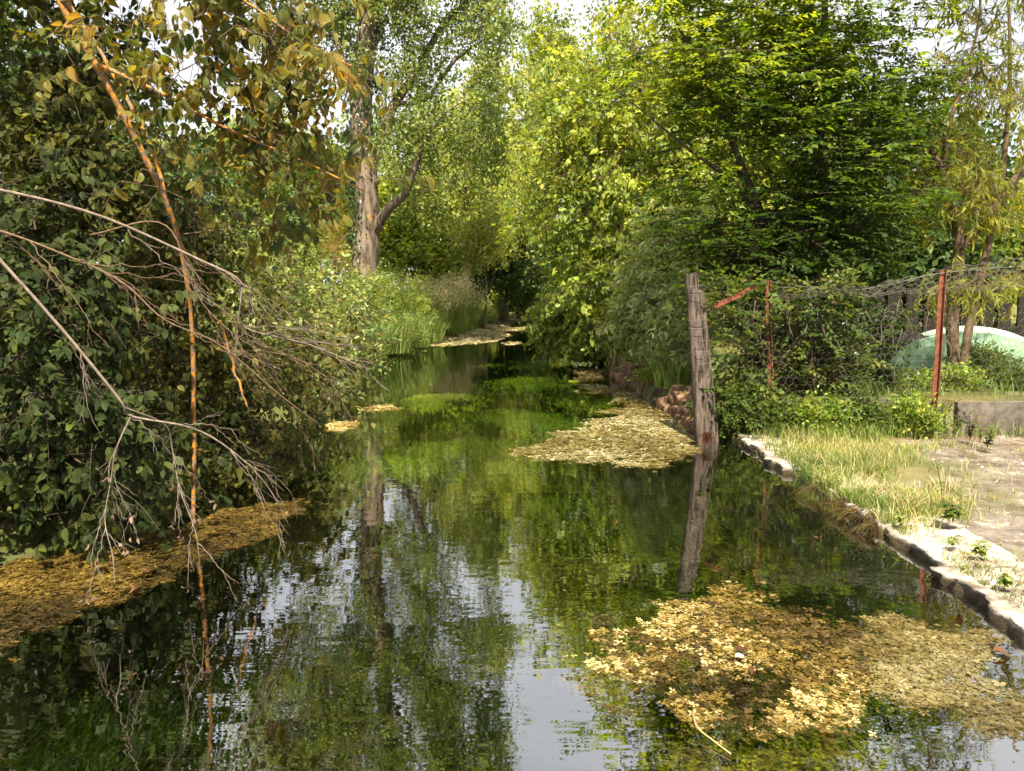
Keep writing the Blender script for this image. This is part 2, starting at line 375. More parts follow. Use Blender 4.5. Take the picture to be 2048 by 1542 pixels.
# ------------------------------------------------------------------ materials
def newmat(name):
    m = bpy.data.materials.new(name); m.use_nodes = True; nt = m.node_tree; nt.nodes.clear()
    out = nt.nodes.new('ShaderNodeOutputMaterial')
    def nd(t, **k):
        n = nt.nodes.new(t)
        for a, b in k.items():
            if a in ('operation', 'blend_type', 'data_type', 'attribute_name', 'feature', 'wave_type', 'distribution', 'noise_dimensions', 'attribute_type'): setattr(n, a, b)
            else: n.inputs[a].default_value = b
        return n
    return m, nt, out, nd, nt.links.new
def ramp(nt, cols, pos=None):
    r = nt.nodes.new('ShaderNodeValToRGB'); e = r.color_ramp.elements
    while len(e) < len(cols): e.new(.5)
    for i, c in enumerate(cols):
        e[i].position = (pos[i] if pos else i / (len(cols) - 1)); e[i].color = (*c, 1)
    return r
def leafmat(name, cols, trans=.35, rough=.42, vein=0.0, edge=None, edge_amt=.5, spec=.35, tcol=(1.7, 1.55, .55), noise=2.5):
    m, nt, out, nd, ln = newmat(name)
    at = nd('ShaderNodeAttribute', attribute_name='lc'); sep = nd('ShaderNodeSeparateXYZ'); ln(at.outputs['Vector'], sep.inputs[0])
    r = ramp(nt, cols); ln(sep.outputs['Z'], r.inputs[0])
    geo = nt.nodes.new('ShaderNodeNewGeometry'); nz = nd('ShaderNodeTexNoise', Scale=noise, Detail=3.0); ln(geo.outputs['Position'], nz.inputs['Vector'])
    mr = nd('ShaderNodeMapRange'); mr.inputs['From Min'].default_value = .3; mr.inputs['From Max'].default_value = .7
    mr.inputs['To Min'].default_value = .72; mr.inputs['To Max'].default_value = 1.25; ln(nz.outputs['Fac'], mr.inputs['Value'])
    mul = nd('ShaderNodeMixRGB', blend_type='MULTIPLY', Fac=1.0); ln(r.outputs['Color'], mul.inputs[1]); ln(mr.outputs['Result'], mul.inputs[2])
    colr = mul.outputs['Color']
    if edge:
        ab = nd('ShaderNodeMath', operation='ABSOLUTE'); ln(sep.outputs['Y'], ab.inputs[0])
        mxm = nd('ShaderNodeMath', operation='MAXIMUM'); ln(ab.outputs[0], mxm.inputs[0]); ln(sep.outputs['X'], mxm.inputs[1])
        n2 = nd('ShaderNodeTexNoise', Scale=5.0, Detail=2.0); ln(geo.outputs['Position'], n2.inputs['Vector'])
        m2 = nd('ShaderNodeMapRange'); m2.inputs['From Min'].default_value = .42; m2.inputs['From Max'].default_value = .6; ln(n2.outputs['Fac'], m2.inputs['Value'])
        pw = nd('ShaderNodeMath', operation='POWER'); ln(mxm.outputs[0], pw.inputs[0]); pw.inputs[1].default_value = 1.6
        m3 = nd('ShaderNodeMath', operation='MULTIPLY'); ln(pw.outputs[0], m3.inputs[0]); ln(m2.outputs['Result'], m3.inputs[1])
        m4 = nd('ShaderNodeMath', operation='MULTIPLY'); ln(m3.outputs[0], m4.inputs[0]); m4.inputs[1].default_value = edge_amt
        er = ramp(nt, edge); ln(sep.outputs['Z'], er.inputs[0])
        em = nd('ShaderNodeMixRGB'); ln(m4.outputs[0], em.inputs[0]); ln(colr, em.inputs[1]); ln(er.outputs['Color'], em.inputs[2]); colr = em.outputs['Color']
    bs = nd('ShaderNodeBsdfPrincipled', Roughness=rough); bs.inputs['Specular IOR Level'].default_value = spec
    if vein:
        ab = nd('ShaderNodeMath', operation='ABSOLUTE'); ln(sep.outputs['Y'], ab.inputs[0])
        mid = nd('ShaderNodeMapRange'); mid.inputs['From Min'].default_value = .02; mid.inputs['From Max'].default_value = .12
        mid.inputs['To Min'].default_value = 1; mid.inputs['To Max'].default_value = 0; ln(ab.outputs[0], mid.inputs['Value'])
        k1 = nd('ShaderNodeMath', operation='MULTIPLY_ADD'); ln(ab.outputs[0], k1.inputs[0]); k1.inputs[1].default_value = -.28; ln(sep.outputs['X'], k1.inputs[2])
        k2 = nd('ShaderNodeMath', operation='MULTIPLY'); ln(k1.outputs[0], k2.inputs[0]); k2.inputs[1].default_value = 44.0
        k3 = nd('ShaderNodeMath', operation='SINE'); ln(k2.outputs[0], k3.inputs[0])
        k4 = nd('ShaderNodeMapRange'); k4.inputs['From Min'].default_value = .55; k4.inputs['From Max'].default_value = 1; ln(k3.outputs[0], k4.inputs['Value'])
        kk = nd('ShaderNodeMath', operation='MAXIMUM'); ln(mid.outputs['Result'], kk.inputs[0]); ln(k4.outputs['Result'], kk.inputs[1])
        kv = nd('ShaderNodeMath', operation='MULTIPLY'); ln(kk.outputs[0], kv.inputs[0]); kv.inputs[1].default_value = vein
        vm = nd('ShaderNodeMixRGB'); ln(kv.outputs[0], vm.inputs[0]); ln(colr, vm.inputs[1])
        lt = nd('ShaderNodeMixRGB', blend_type='MULTIPLY', Fac=1.0); ln(colr, lt.inputs[1]); lt.inputs[2].default_value = (2.3, 2.0, 1.5, 1)
        ln(lt.outputs['Color'], vm.inputs[2]); colr = vm.outputs['Color']
        bp = nd('ShaderNodeBump', Strength=.6, Distance=.01); bp.invert = True; ln(kk.outputs[0], bp.inputs['Height']); ln(bp.outputs['Normal'], bs.inputs['Normal'])
    if vein:
        n5 = nd('ShaderNodeTexNoise', Scale=55.0, Detail=4.0, Roughness=.7); ln(geo.outputs['Position'], n5.inputs['Vector'])
        m5 = nd('ShaderNodeMapRange'); m5.inputs['From Min'].default_value = .60; m5.inputs['From Max'].default_value = .70; m5.inputs['To Max'].default_value = .6; ln(n5.outputs['Fac'], m5.inputs['Value'])
        s5 = nd('ShaderNodeMixRGB'); ln(m5.outputs['Result'], s5.inputs[0]); ln(colr, s5.inputs[1]); s5.inputs[2].default_value = (.09, .055, .022, 1); colr = s5.outputs['Color']
    ln(colr, bs.inputs['Base Color'])
    tm = nd('ShaderNodeMixRGB', blend_type='MULTIPLY', Fac=1.0); ln(colr, tm.inputs[1]); tm.inputs[2].default_value = (*tcol, 1)
    tr = nt.nodes.new('ShaderNodeBsdfTranslucent'); ln(tm.outputs['Color'], tr.inputs['Color'])
    ms = nd('ShaderNodeMixShader', Fac=trans); ln(bs.outputs[0], ms.inputs[1]); ln(tr.outputs[0], ms.inputs[2]); ln(ms.outputs[0], out.inputs['Surface'])
    return m
def barkmat(name, cols, scale=8.0, stretch=.25, bump=.6, lichen=None, lich_amt=.5, lich_scale=6.0, rough=.85, bdist=.02):
    m, nt, out, nd, ln = newmat(name)
    geo = nt.nodes.new('ShaderNodeNewGeometry'); mp = nd('ShaderNodeMapping', Scale=(1, 1, stretch)); ln(geo.outputs['Position'], mp.inputs['Vector'])
    nz = nd('ShaderNodeTexNoise', Scale=scale, Detail=7.0, Roughness=.65); ln(mp.outputs['Vector'], nz.inputs['Vector'])
    r = ramp(nt, cols, [.28 + .44 * i / (len(cols) - 1) for i in range(len(cols))]); ln(nz.outputs['Fac'], r.inputs[0]); c = r.outputs['Color']
    if lichen:
        n2 = nd('ShaderNodeTexNoise', Scale=lich_scale, Detail=5.0, Roughness=.7); ln(geo.outputs['Position'], n2.inputs['Vector'])
        mr = nd('ShaderNodeMapRange'); mr.inputs['From Min'].default_value = .56 - .22 * lich_amt; mr.inputs['From Max'].default_value = .64 - .22 * lich_amt; ln(n2.outputs['Fac'], mr.inputs['Value'])
        mxx = nd('ShaderNodeMixRGB'); ln(mr.outputs['Result'], mxx.inputs[0]); ln(c, mxx.inputs[1]); mxx.inputs[2].default_value = (*lichen, 1); c = mxx.outputs['Color']
    bs = nd('ShaderNodeBsdfPrincipled', Roughness=rough); bs.inputs['Specular IOR Level'].default_value = .2; ln(c, bs.inputs['Base Color'])
    bp = nd('ShaderNodeBump', Strength=bump, Distance=bdist); ln(nz.outputs['Fac'], bp.inputs['Height']); ln(bp.outputs['Normal'], bs.inputs['Normal'])
    ln(bs.outputs[0], out.inputs['Surface']); return m

M = {}
M['dog_dark'] = leafmat('dogwood_shaded_leaf', [(.008, .018, .005), (.014, .029, .006), (.024, .043, .009), (.06, .085, .015)], .22, .55, vein=.4, spec=.2, edge=[(.10, .11, .03), (.14, .13, .03)], edge_amt=.35)  # shade over the near left bush is put into this leaf colour
M['dog_red'] = leafmat('dogwood_turning_leaf', [(.036, .072, .016), (.085, .125, .022), (.19, .19, .034), (.32, .21, .05)], .46, .42, vein=.35, spec=.35, edge=[(.30, .22, .04), (.36, .16, .06)], edge_amt=.6, tcol=(1.7, 1.35, .5))
M['dog_mid'] = leafmat('dogwood_olive_leaf', [(.016, .033, .008), (.034, .056, .011), (.07, .09, .017), (.19, .175, .04)], .38, .5, vein=.3, spec=.22, edge=[(.22, .18, .04), (.26, .18, .04)], edge_amt=.5)
M['bramble'] = leafmat('bramble_leaf', [(.07, .115, .032), (.12, .18, .045), (.21, .26, .075), (.38, .39, .17)], .36, .5, spec=.3)
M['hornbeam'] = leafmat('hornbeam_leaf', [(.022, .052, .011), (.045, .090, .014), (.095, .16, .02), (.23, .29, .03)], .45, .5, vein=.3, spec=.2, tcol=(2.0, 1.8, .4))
M['hazel'] = leafmat('hazel_leaf', [(.09, .15, .024), (.17, .24, .034), (.28, .34, .045), (.44, .44, .07)], .45, .45, spec=.35, tcol=(1.5, 1.4, .5))
M['poplar'] = leafmat('poplar_leaf', [(.06, .10, .028), (.11, .16, .042), (.18, .23, .065), (.29, .32, .10)], .42, .45, spec=.3)
M['willow'] = leafmat('willow_leaf', [(.14, .19, .05), (.20, .26, .065), (.29, .34, .085), (.40, .42, .12)], .45, .5, spec=.3)
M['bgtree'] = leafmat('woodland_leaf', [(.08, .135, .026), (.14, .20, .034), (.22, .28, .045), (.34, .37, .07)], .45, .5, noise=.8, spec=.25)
M['bgdark'] = leafmat('dark_woodland_leaf', [(.022, .048, .016), (.036, .072, .02), (.056, .10, .026), (.10, .14, .036)], .32, .5, noise=.8, spec=.25)  # darker green leaf for the deep toned background trees and shrubs
M['golden'] = leafmat('golden_conifer_leaf', [(.16, .14, .02), (.26, .21, .03), (.34, .27, .04), (.40, .30, .06)], .35, .5)
M['peach'] = leafmat('peach_leaf', [(.10, .15, .022), (.17, .215, .03), (.27, .29, .04), (.37, .33, .05)], .45, .45, vein=.2, tcol=(1.6, 1.4, .4))
M['silver'] = leafmat('silver_willow_leaf', [(.18, .25, .07), (.26, .33, .10), (.38, .43, .16), (.52, .54, .32)], .35, .4, spec=.5)
M['ivy'] = leafmat('ivy_leaf', [(.018, .045, .014), (.03, .065, .018), (.045, .085, .022), (.08, .12, .03)], .25, .35, spec=.5)
M['vine'] = leafmat('bindweed_leaf', [(.035, .075, .018), (.06, .105, .022), (.10, .145, .028), (.17, .18, .035)], .38, .4, vein=.2)
M['herb'] = leafmat('herb_leaf', [(.08, .15, .022), (.13, .21, .03), (.21, .28, .042), (.36, .37, .09)], .36, .45)
M['grass'] = leafmat('grass_blade', [(.06, .125, .02), (.12, .185, .035), (.23, .25, .075), (.38, .35, .17)], .32, .5, noise=1.6)
M['straw'] = leafmat('dry_grass_blade', [(.30, .20, .08), (.38, .27, .12), (.46, .36, .19), (.52, .44, .28)], .25, .6)
M['seedhead'] = leafmat('seed_head', [(.26, .24, .12), (.34, .31, .17), (.42, .38, .24), (.5, .46, .33)], .35, .6)
M['reed'] = leafmat('iris_blade', [(.05, .11, .025), (.08, .145, .03), (.12, .18, .035), (.2, .22, .05)], .32, .4)
M['mat_gold'] = leafmat('waterweed_gold_leaf', [(.02, .013, .004), (.075, .048, .010), (.19, .13, .028), (.50, .41, .20)], .2, .45, spec=.5, noise=3.0)
M['mat_pale'] = leafmat('waterweed_pale_leaf', [(.06, .043, .012), (.13, .10, .032), (.22, .185, .08), (.42, .39, .27)], .2, .4, spec=.5, noise=1.2)
M['mat_rust'] = leafmat('waterweed_rust_leaf', [(.018, .012, .005), (.05, .033, .009), (.115, .075, .016), (.22, .155, .035)], .2, .5, noise=3.0)
M['weed_green'] = leafmat('submerged_weed', [(.05, .10, .010), (.11, .19, .014), (.20, .30, .02), (.38, .42, .035)], .35, .8, noise=1.2)
M['weed_moss'] = leafmat('submerged_moss', [(.02, .03, .006), (.045, .065, .009), (.08, .105, .013), (.12, .15, .018)], .3, .8, noise=4.0, spec=.1)
M['weed_brown'] = leafmat('submerged_brown_weed', [(.05, .04, .012), (.10, .075, .018), (.16, .12, .025), (.2, .17, .035)], .2, .6)
M['deadleaf'] = leafmat('dead_leaf', [(.06, .024, .014), (.095, .04, .02), (.14, .07, .03), (.17, .115, .07)], .2, .7, spec=.15)
M['withered'] = leafmat('withered_leaf', [(.07, .045, .035), (.12, .078, .06), (.17, .115, .09), (.22, .16, .125)], .2, .8, spec=.1)
M['bark_grey'] = barkmat('poplar_bark', [(.03, .022, .016), (.10, .074, .056), (.21, .165, .135), (.16, .105, .062)], 9.0, .2, 1.0, lichen=(.34, .19, .055), lich_amt=-.15, lich_scale=2.2, bdist=.05)
M['bark_dark'] = barkmat('dark_bark', [(.03, .024, .018), (.07, .055, .04), (.12, .09, .065)], 18, .3)
M['bark_brown'] = barkmat('brown_bark', [(.06, .04, .028), (.13, .09, .06), (.20, .14, .095)], 18, .3)
M['bark_lichen'] = barkmat('lichen_bark', [(.06, .05, .045), (.14, .115, .10), (.22, .19, .17)], 30, .5, .8, lichen=(.42, .175, .02), lich_amt=.5, lich_scale=34, bdist=.01)
M['twig'] = barkmat('dead_twig_bark', [(.08, .062, .054), (.16, .125, .108), (.25, .20, .175)], 30, .6, .4, bdist=.005)
M['twig_red'] = barkmat('brown_twig_bark', [(.07, .045, .03), (.13, .085, .058), (.20, .13, .09)], 30, .6, .4, bdist=.005)
M['post'] = barkmat('weathered_wood', [(.008, .006, .0055), (.035, .026, .022), (.12, .093, .082), (.085, .06, .048)], 30, .05, 1.0, lichen=(.20, .12, .04), lich_amt=-.5, lich_scale=5, bdist=.02)
M['rotten'] = barkmat('rotten_timber', [(.045, .024, .015), (.11, .062, .038), (.20, .125, .08), (.29, .215, .155)], 12, .6, 1.0, lichen=(.15, .10, .035), lich_amt=.0, lich_scale=4, bdist=.03)
M['rust'] = barkmat('rusty_iron', [(.06, .022, .014), (.15, .05, .03), (.24, .095, .06)], 30, .6, .4, bdist=.004, rough=.8)
M['wire'] = barkmat('old_wire', [(.06, .055, .055), (.12, .11, .105), (.18, .16, .15)], 20, 1, .1, bdist=.001, rough=.5)
M['concrete'] = barkmat('weathered_concrete', [(.05, .043, .037), (.11, .096, .084), (.18, .16, .142)], 9, 1, .6, lichen=(.06, .05, .045), lich_amt=-.1, lich_scale=14, bdist=.01)
M['planks'] = barkmat('dark_planks', [(.008, .0065, .006), (.018, .0145, .0125), (.034, .027, .023)], 14, .1, .6)
M['compost'] = barkmat('compost', [(.018, .014, .014), (.05, .04, .038), (.09, .07, .062)], 16, 1, 1.0)

def stonemat():
    m, nt, out, nd, ln = newmat('limestone_edging')
    geo = nt.nodes.new('ShaderNodeNewGeometry')
    nz = nd('ShaderNodeTexNoise', Scale=9.0, Detail=9.0, Roughness=.68); ln(geo.outputs['Position'], nz.inputs['Vector'])
    n2 = nd('ShaderNodeTexNoise', Scale=2.6, Detail=6.0, Roughness=.6); ln(geo.outputs['Position'], n2.inputs['Vector'])
    r = ramp(nt, [(.06, .048, .036), (.20, .165, .135), (.40, .36, .325), (.70, .67, .64)], [.34, .46, .56, .68]); ln(nz.outputs['Fac'], r.inputs[0])
    r2 = ramp(nt, [(.07, .054, .038), (.20, .165, .135), (.56, .525, .49)], [.38, .49, .6]); ln(n2.outputs['Fac'], r2.inputs[0])
    mixc = nd('ShaderNodeMixRGB', Fac=.5); ln(r.outputs[0], mixc.inputs[1]); ln(r2.outputs[0], mixc.inputs[2])
    sep = nd('ShaderNodeSeparateXYZ'); ln(geo.outputs['Position'], sep.inputs[0])     # moss and wet line near the water level
    ad = nd('ShaderNodeMath', operation='MULTIPLY_ADD'); ln(nz.outputs['Fac'], ad.inputs[0]); ad.inputs[1].default_value = -.09; ln(sep.outputs['Z'], ad.inputs[2])
    mr = nd('ShaderNodeMapRange'); mr.inputs['From Min'].default_value = -.012; mr.inputs['From Max'].default_value = .008
    mr.inputs['To Min'].default_value = 1; mr.inputs['To Max'].default_value = 0; ln(ad.outputs[0], mr.inputs['Value'])
    moss = nd('ShaderNodeMixRGB'); ln(mr.outputs['Result'], moss.inputs[0]); ln(mixc.outputs[0], moss.inputs[1]); moss.inputs[2].default_value = (.042, .030, .014, 1)
    bs = nd('ShaderNodeBsdfPrincipled', Roughness=.85); ln(moss.outputs[0], bs.inputs['Base Color'])
    bp = nd('ShaderNodeBump', Strength=.9, Distance=.03); ln(nz.outputs['Fac'], bp.inputs['Height']); ln(bp.outputs['Normal'], bs.inputs['Normal'])
    ln(bs.outputs[0], out.inputs['Surface']); return m
M['stone'] = stonemat()

def groundmat():
    """lc = (path amount, riverbed amount, green amount)"""
    m, nt, out, nd, ln = newmat('earth_and_path')
    at = nd('ShaderNodeAttribute', attribute_name='lc'); sep = nd('ShaderNodeSeparateXYZ'); ln(at.outputs['Vector'], sep.inputs[0])
    geo = nt.nodes.new('ShaderNodeNewGeometry')
    n1 = nd('ShaderNodeTexNoise', Scale=3.2, Detail=9.0, Roughness=.66); ln(geo.outputs['Position'], n1.inputs['Vector'])
    n2 = nd('ShaderNodeTexNoise', Scale=28.0, Detail=6.0, Roughness=.7); ln(geo.outputs['Position'], n2.inputs['Vector'])
    n3 = nd('ShaderNodeTexNoise', Scale=.9, Detail=6.0, Roughness=.6); ln(geo.outputs['Position'], n3.inputs['Vector'])
    pr = ramp(nt, [(.07, .056, .047), (.13, .11, .096), (.185, .163, .147), (.38, .36, .34)], [.34, .46, .57, .68]); ln(n1.outputs['Fac'], pr.inputs[0])
    pf = ramp(nt, [(.62, .55, .5), (1.0, 1.0, 1.0), (1.25, 1.22, 1.2)], [.3, .5, .7]); ln(n2.outputs['Fac'], pf.inputs[0])
    pm = nd('ShaderNodeMixRGB', blend_type='MULTIPLY', Fac=1.0); ln(pr.outputs[0], pm.inputs[1]); ln(pf.outputs[0], pm.inputs[2])
    soil = ramp(nt, [(.045, .034, .022), (.10, .075, .045), (.17, .13, .085)], [.3, .5, .7]); ln(n1.outputs['Fac'], soil.inputs[0])
    gr = ramp(nt, [(.05, .075, .018), (.10, .12, .03), (.17, .15, .05)], [.35, .5, .65]); ln(n3.outputs['Fac'], gr.inputs[0])
    bed = ramp(nt, [(.018, .017, .010), (.036, .031, .018), (.06, .05, .03)], [.3, .5, .7]); ln(n1.outputs['Fac'], bed.inputs[0])
    a = nd('ShaderNodeMixRGB'); ln(sep.outputs['Z'], a.inputs[0]); ln(soil.outputs[0], a.inputs[1]); ln(gr.outputs[0], a.inputs[2])
    b = nd('ShaderNodeMixRGB'); ln(sep.outputs['X'], b.inputs[0]); ln(a.outputs[0], b.inputs[1]); ln(pm.outputs[0], b.inputs[2])
    c = nd('ShaderNodeMixRGB'); ln(sep.outputs['Y'], c.inputs[0]); ln(b.outputs[0], c.inputs[1]); ln(bed.outputs[0], c.inputs[2])
    bs = nd('ShaderNodeBsdfPrincipled', Roughness=.95); bs.inputs['Specular IOR Level'].default_value = .15; ln(c.outputs[0], bs.inputs['Base Color'])
    ad = nd('ShaderNodeMath', operation='ADD'); ln(n1.outputs['Fac'], ad.inputs[0]); ln(n2.outputs['Fac'], ad.inputs[1])
    bp = nd('ShaderNodeBump', Strength=.6, Distance=.03); ln(ad.outputs[0], bp.inputs['Height']); ln(bp.outputs['Normal'], bs.inputs['Normal'])
    ln(bs.outputs[0], out.inputs['Surface']); return m
M['ground'] = groundmat()

def watermat():
    m, nt, out, nd, ln = newmat('clear_stream_water')
    geo = nt.nodes.new('ShaderNodeNewGeometry')
    mp = nd('ShaderNodeMapping', Scale=(.42, 1.0, 1.0)); ln(geo.outputs['Position'], mp.inputs['Vector'])
    n1 = nd('ShaderNodeTexNoise', Scale=2.4, Detail=3.0, Roughness=.5); ln(mp.outputs['Vector'], n1.inputs['Vector'])
    n2 = nd('ShaderNodeTexNoise', Scale=11.0, Detail=2.0, Roughness=.5); ln(mp.outputs['Vector'], n2.inputs['Vector'])
    b1 = nd('ShaderNodeBump', Strength=.022, Distance=.10); ln(n1.outputs['Fac'], b1.inputs['Height'])
    b2 = nd('ShaderNodeBump', Strength=.026, Distance=.03); ln(n2.outputs['Fac'], b2.inputs['Height']); ln(b1.outputs['Normal'], b2.inputs['Normal'])
    lw = nd('ShaderNodeLayerWeight', Blend=.5); ln(b2.outputs['Normal'], lw.inputs['Normal'])
    pw = nd('ShaderNodeMath', operation='POWER'); ln(lw.outputs['Facing'], pw.inputs[0]); pw.inputs[1].default_value = 4.0
    fr = nd('ShaderNodeMath', operation='MULTIPLY_ADD'); ln(pw.outputs[0], fr.inputs[0]); fr.inputs[1].default_value = .26; fr.inputs[2].default_value = .40
    tp = nt.nodes.new('ShaderNodeBsdfTransparent'); tp.inputs['Color'].default_value = (.92, .95, .88, 1)
    gl = nd('ShaderNodeBsdfGlossy', Roughness=.012); gl.inputs['Color'].default_value = (1, 1, 1, 1); ln(b2.outputs['Normal'], gl.inputs['Normal'])
    ms = nt.nodes.new('ShaderNodeMixShader'); ln(fr.outputs[0], ms.inputs[0]); ln(tp.outputs[0], ms.inputs[1]); ln(gl.outputs[0], ms.inputs[2]); ln(ms.outputs[0], out.inputs['Surface'])
    va = nd('ShaderNodeVolumeAbsorption', Density=1.35); va.inputs['Color'].default_value = (.36, .54, .20, 1); ln(va.outputs[0], out.inputs['Volume'])
    return m
M['water'] = watermat()
def plain(name, col, rough=.5, trans=None):
    m, nt, out, nd, ln = newmat(name); bs = nd('ShaderNodeBsdfPrincipled', Roughness=rough)
    geo = nt.nodes.new('ShaderNodeNewGeometry'); nz = nd('ShaderNodeTexNoise', Scale=14.0, Detail=5.0); ln(geo.outputs['Position'], nz.inputs['Vector'])
    r = ramp(nt, [tuple(c * .75 for c in col), tuple(min(1, c * 1.12) for c in col)], [.35, .65]); ln(nz.outputs['Fac'], r.inputs[0]); ln(r.outputs[0], bs.inputs['Base Color'])
    if trans is not None:
        tp = nt.nodes.new('ShaderNodeBsdfTransparent'); tl = nt.nodes.new('ShaderNodeBsdfTranslucent'); ln(r.outputs[0], tl.inputs['Color'])
        m1 = nd('ShaderNodeMixShader', Fac=.4); ln(bs.outputs[0], m1.inputs[1]); ln(tl.outputs[0], m1.inputs[2])
        m2 = nd('ShaderNodeMixShader', Fac=trans); ln(m1.outputs[0], m2.inputs[1]); ln(tp.outputs[0], m2.inputs[2]); ln(m2.outputs[0], out.inputs['Surface'])
    else: ln(bs.outputs[0], out.inputs['Surface'])
    return m
M['white'] = plain('white_plastic', (.72, .74, .72), .4)
M['net'] = plain('green_crop_net', (.42, .68, .48), .95, trans=.28)
M['barrel'] = plain('blue_grey_plastic', (.07, .10, .115), .5)

# ------------------------------------------------------------------ the setting: ground, water
RY = [-8, 3, 6, 8.8, 9.3, 12, 15, 22, 26, 30, 36, 45, 52, 58, 72, 95, 140, 400]
RXL = [-3.4, -3.3, -2.9, -2.65, -2.65, -2.7, -2.9, -3.5, -3.4, -3.1, -1.4, -.9, -.4, .3, 4, 12, 30, 150]
RXR = [2.62, 2.62, 2.62, 2.62, 2.25, 2.12, 2.0, 2.1, 2.1, 2.1, 2.15, 2.3, 2.6, 3.2, 6.5, 15, 34, 156]
def river(y): return np.interp(y, RY, RXL), np.interp(y, RY, RXR)
def sstep(a, b, x): t = np.clip((x - a) / (b - a), 0, 1); return t * t * (3 - 2 * t)
def step_y(x): return np.where(x > 5.03, 8.885, 9.165)
def ground_z(x, y):
    xl, xr = river(y)
    q = np.stack([x, y, 0 * x], -1); bump = .035 * wob(q, 1.3, 2) + .015 * wob(q, 5.0, 4)
    left = .02 + .42 * sstep(0, 1.3, xl - x) + .5 * sstep(2, 9, xl - x) + bump * 1.6
    path = .055 + .012 * wob(q, 2.2, 5) + .006 * wob(q, 9., 1)
    garden = .43 + bump * .6 + .1 * sstep(14, 40, y)
    right = np.where(y < step_y(x), path, np.where(x < xr + .55, .22 + .2 * sstep(0, .55, x - xr), garden))
    d = np.minimum(x - xl, xr - x)
    depth = np.interp(y, [0, 5, 10, 20, 40, 60], [.95, .8, .62, .5, .45, .3]) * (.62 + .38 * sstep(2.6, -2.6, x))
    bed = -.22 * sstep(-.02, .12, d) - depth * sstep(.05, 1.5, d) + bump * 1.5
    z = np.where(x < xl, left, np.where(x > xr, right, bed))
    z += 3.0 * sstep(60, 300, y) * 0
    return z
xs = np.unique(np.concatenate([-np.geomspace(5, 400, 26)[::-1], np.arange(-5, 9.01, .14), np.geomspace(9, 400, 24), [2.60, 2.64, 5.02, 5.04]]))
ys = np.unique(np.concatenate([[-30, -18], np.arange(-10, 0, 1.0), np.arange(0, 16, .16), np.arange(16, 34, .3), np.arange(34, 70, .8), np.geomspace(70, 600, 22), [8.88, 8.89, 9.16, 9.17]]))
GX, GY = np.meshgrid(xs, ys); GZ = ground_z(GX, GY)
xl, xr = river(GY)
pathm = sstep(2.62, 2.7, GX) * (GY < step_y(GX)); bedm = ((GX > xl - .02) & (GX < xr + .01)).astype(float)
soilpatch = sstep(11.0, 12.2, GY) * sstep(16.5, 15, GY) * sstep(4.6, 5.4, GX) * sstep(7.6, 6.8, GX)
greenm = np.clip(.75 + .3 * wob(np.stack([GX, GY, 0 * GX], -1), .7, 8) - .9 * soilpatch, 0, 1)
turf = sstep(4.6, 3.4, GX + .5 * wob(np.stack([GX, GY, 0 * GX], -1), 1.7, 3)) * sstep(5.4, 6.2, GY) * (GX > 2.95)
pathm = np.maximum(pathm * (1 - .75 * turf), .75 * soilpatch)
mb = MB(); ny, nx = GX.shape
i = np.arange(ny - 1)[:, None]; j = np.arange(nx - 1)[None]
F = np.stack([i * nx + j, i * nx + j + 1, (i + 1) * nx + j + 1, (i + 1) * nx + j], -1).reshape(-1, 4)
mb.add(np.stack([GX, GY, GZ], -1).reshape(-1, 3), F, np.stack([pathm, bedm, greenm], -1).reshape(-1, 3))
g = mb.build('ground', M['ground']); tag(g, 'pale trodden earth path and green banks either side of the stream', 'ground', kind='structure')

mb = MB(); yy = np.concatenate([np.linspace(-8, 60, 70), np.linspace(62, 140, 20)]); a, b = river(yy)
n = len(yy); k = np.arange(n - 1)
V = np.concatenate([np.stack([a - .25, yy, 0 * yy], 1), np.stack([b + .06, yy, 0 * yy], 1), np.stack([b + .06, yy, 0 * yy - 1.6], 1), np.stack([a - .25, yy, 0 * yy - 1.6], 1)])
fs_ = [np.stack([k + c0 * n, k + c1 * n, k + c1 * n + 1, k + c0 * n + 1], 1) for c0, c1 in ((0, 1), (1, 2), (2, 3), (3, 0))]
mb.add(V, fs_ + [np.array([[0, 3 * n, 2 * n, n]]), np.array([[n - 1, 2 * n - 1, 3 * n - 1, 4 * n - 1]])])
w = mb.build('water', M['water'], smooth=False); tag(w, 'clear slow stream reflecting trees and bright sky', 'stream', kind='structure')

# kerb of worn limestone blocks along the near right bank
def rough_block(cx, cy, cz, lx, ly, lz, seed, amt=.03, res=(5, 9, 4), bev=.35):
    """closed box with rounded, crumbled faces"""
    V, Fq = [], []; nxr, nyr, nzr = res; idx = {}
    def vid(p):
        if p not in idx: idx[p] = len(V); V.append(p)
        return idx[p]
    R = {0: nxr, 1: nyr, 2: nzr}
    for ax in range(3):
        o1, o2 = [q for q in range(3) if q != ax]
        for s in (0, 1):
            for u in range(R[o1]):
                for v in range(R[o2]):
                    c = []
                    for du, dv in ((0, 0), (1, 0), (1, 1), (0, 1)):
                        p = [0, 0, 0]; p[ax] = s * R[ax]; p[o1] = u + du; p[o2] = v + dv; c.append(vid(tuple(p)))
                    if (s == 0) == (ax != 1): c = c[::-1]
                    Fq.append(c)
    v = np.array(V, float) / np.array(res) * 2 - 1
    rr = np.max(np.abs(v), 1, keepdims=True); sph = nrm(v) * rr * 1.25
    v = v * (1 - bev * .5) + sph * bev * .5
    p = v * np.array([lx, ly, lz]) * .5 + np.array([cx, cy, cz])
    p += nrm(v) * (amt * wob(p, 6, seed)[:, None] + .6 * amt * wob(p, 17, seed + 5)[:, None])
    return p, np.array(Fq)
kerb = thing('bank_edging', 'crumbling pale limestone edging along the near path beside the water', 'edging', (2.75, 6, 0))
rng = np.random.default_rng(3); y = 1.2; k = 0
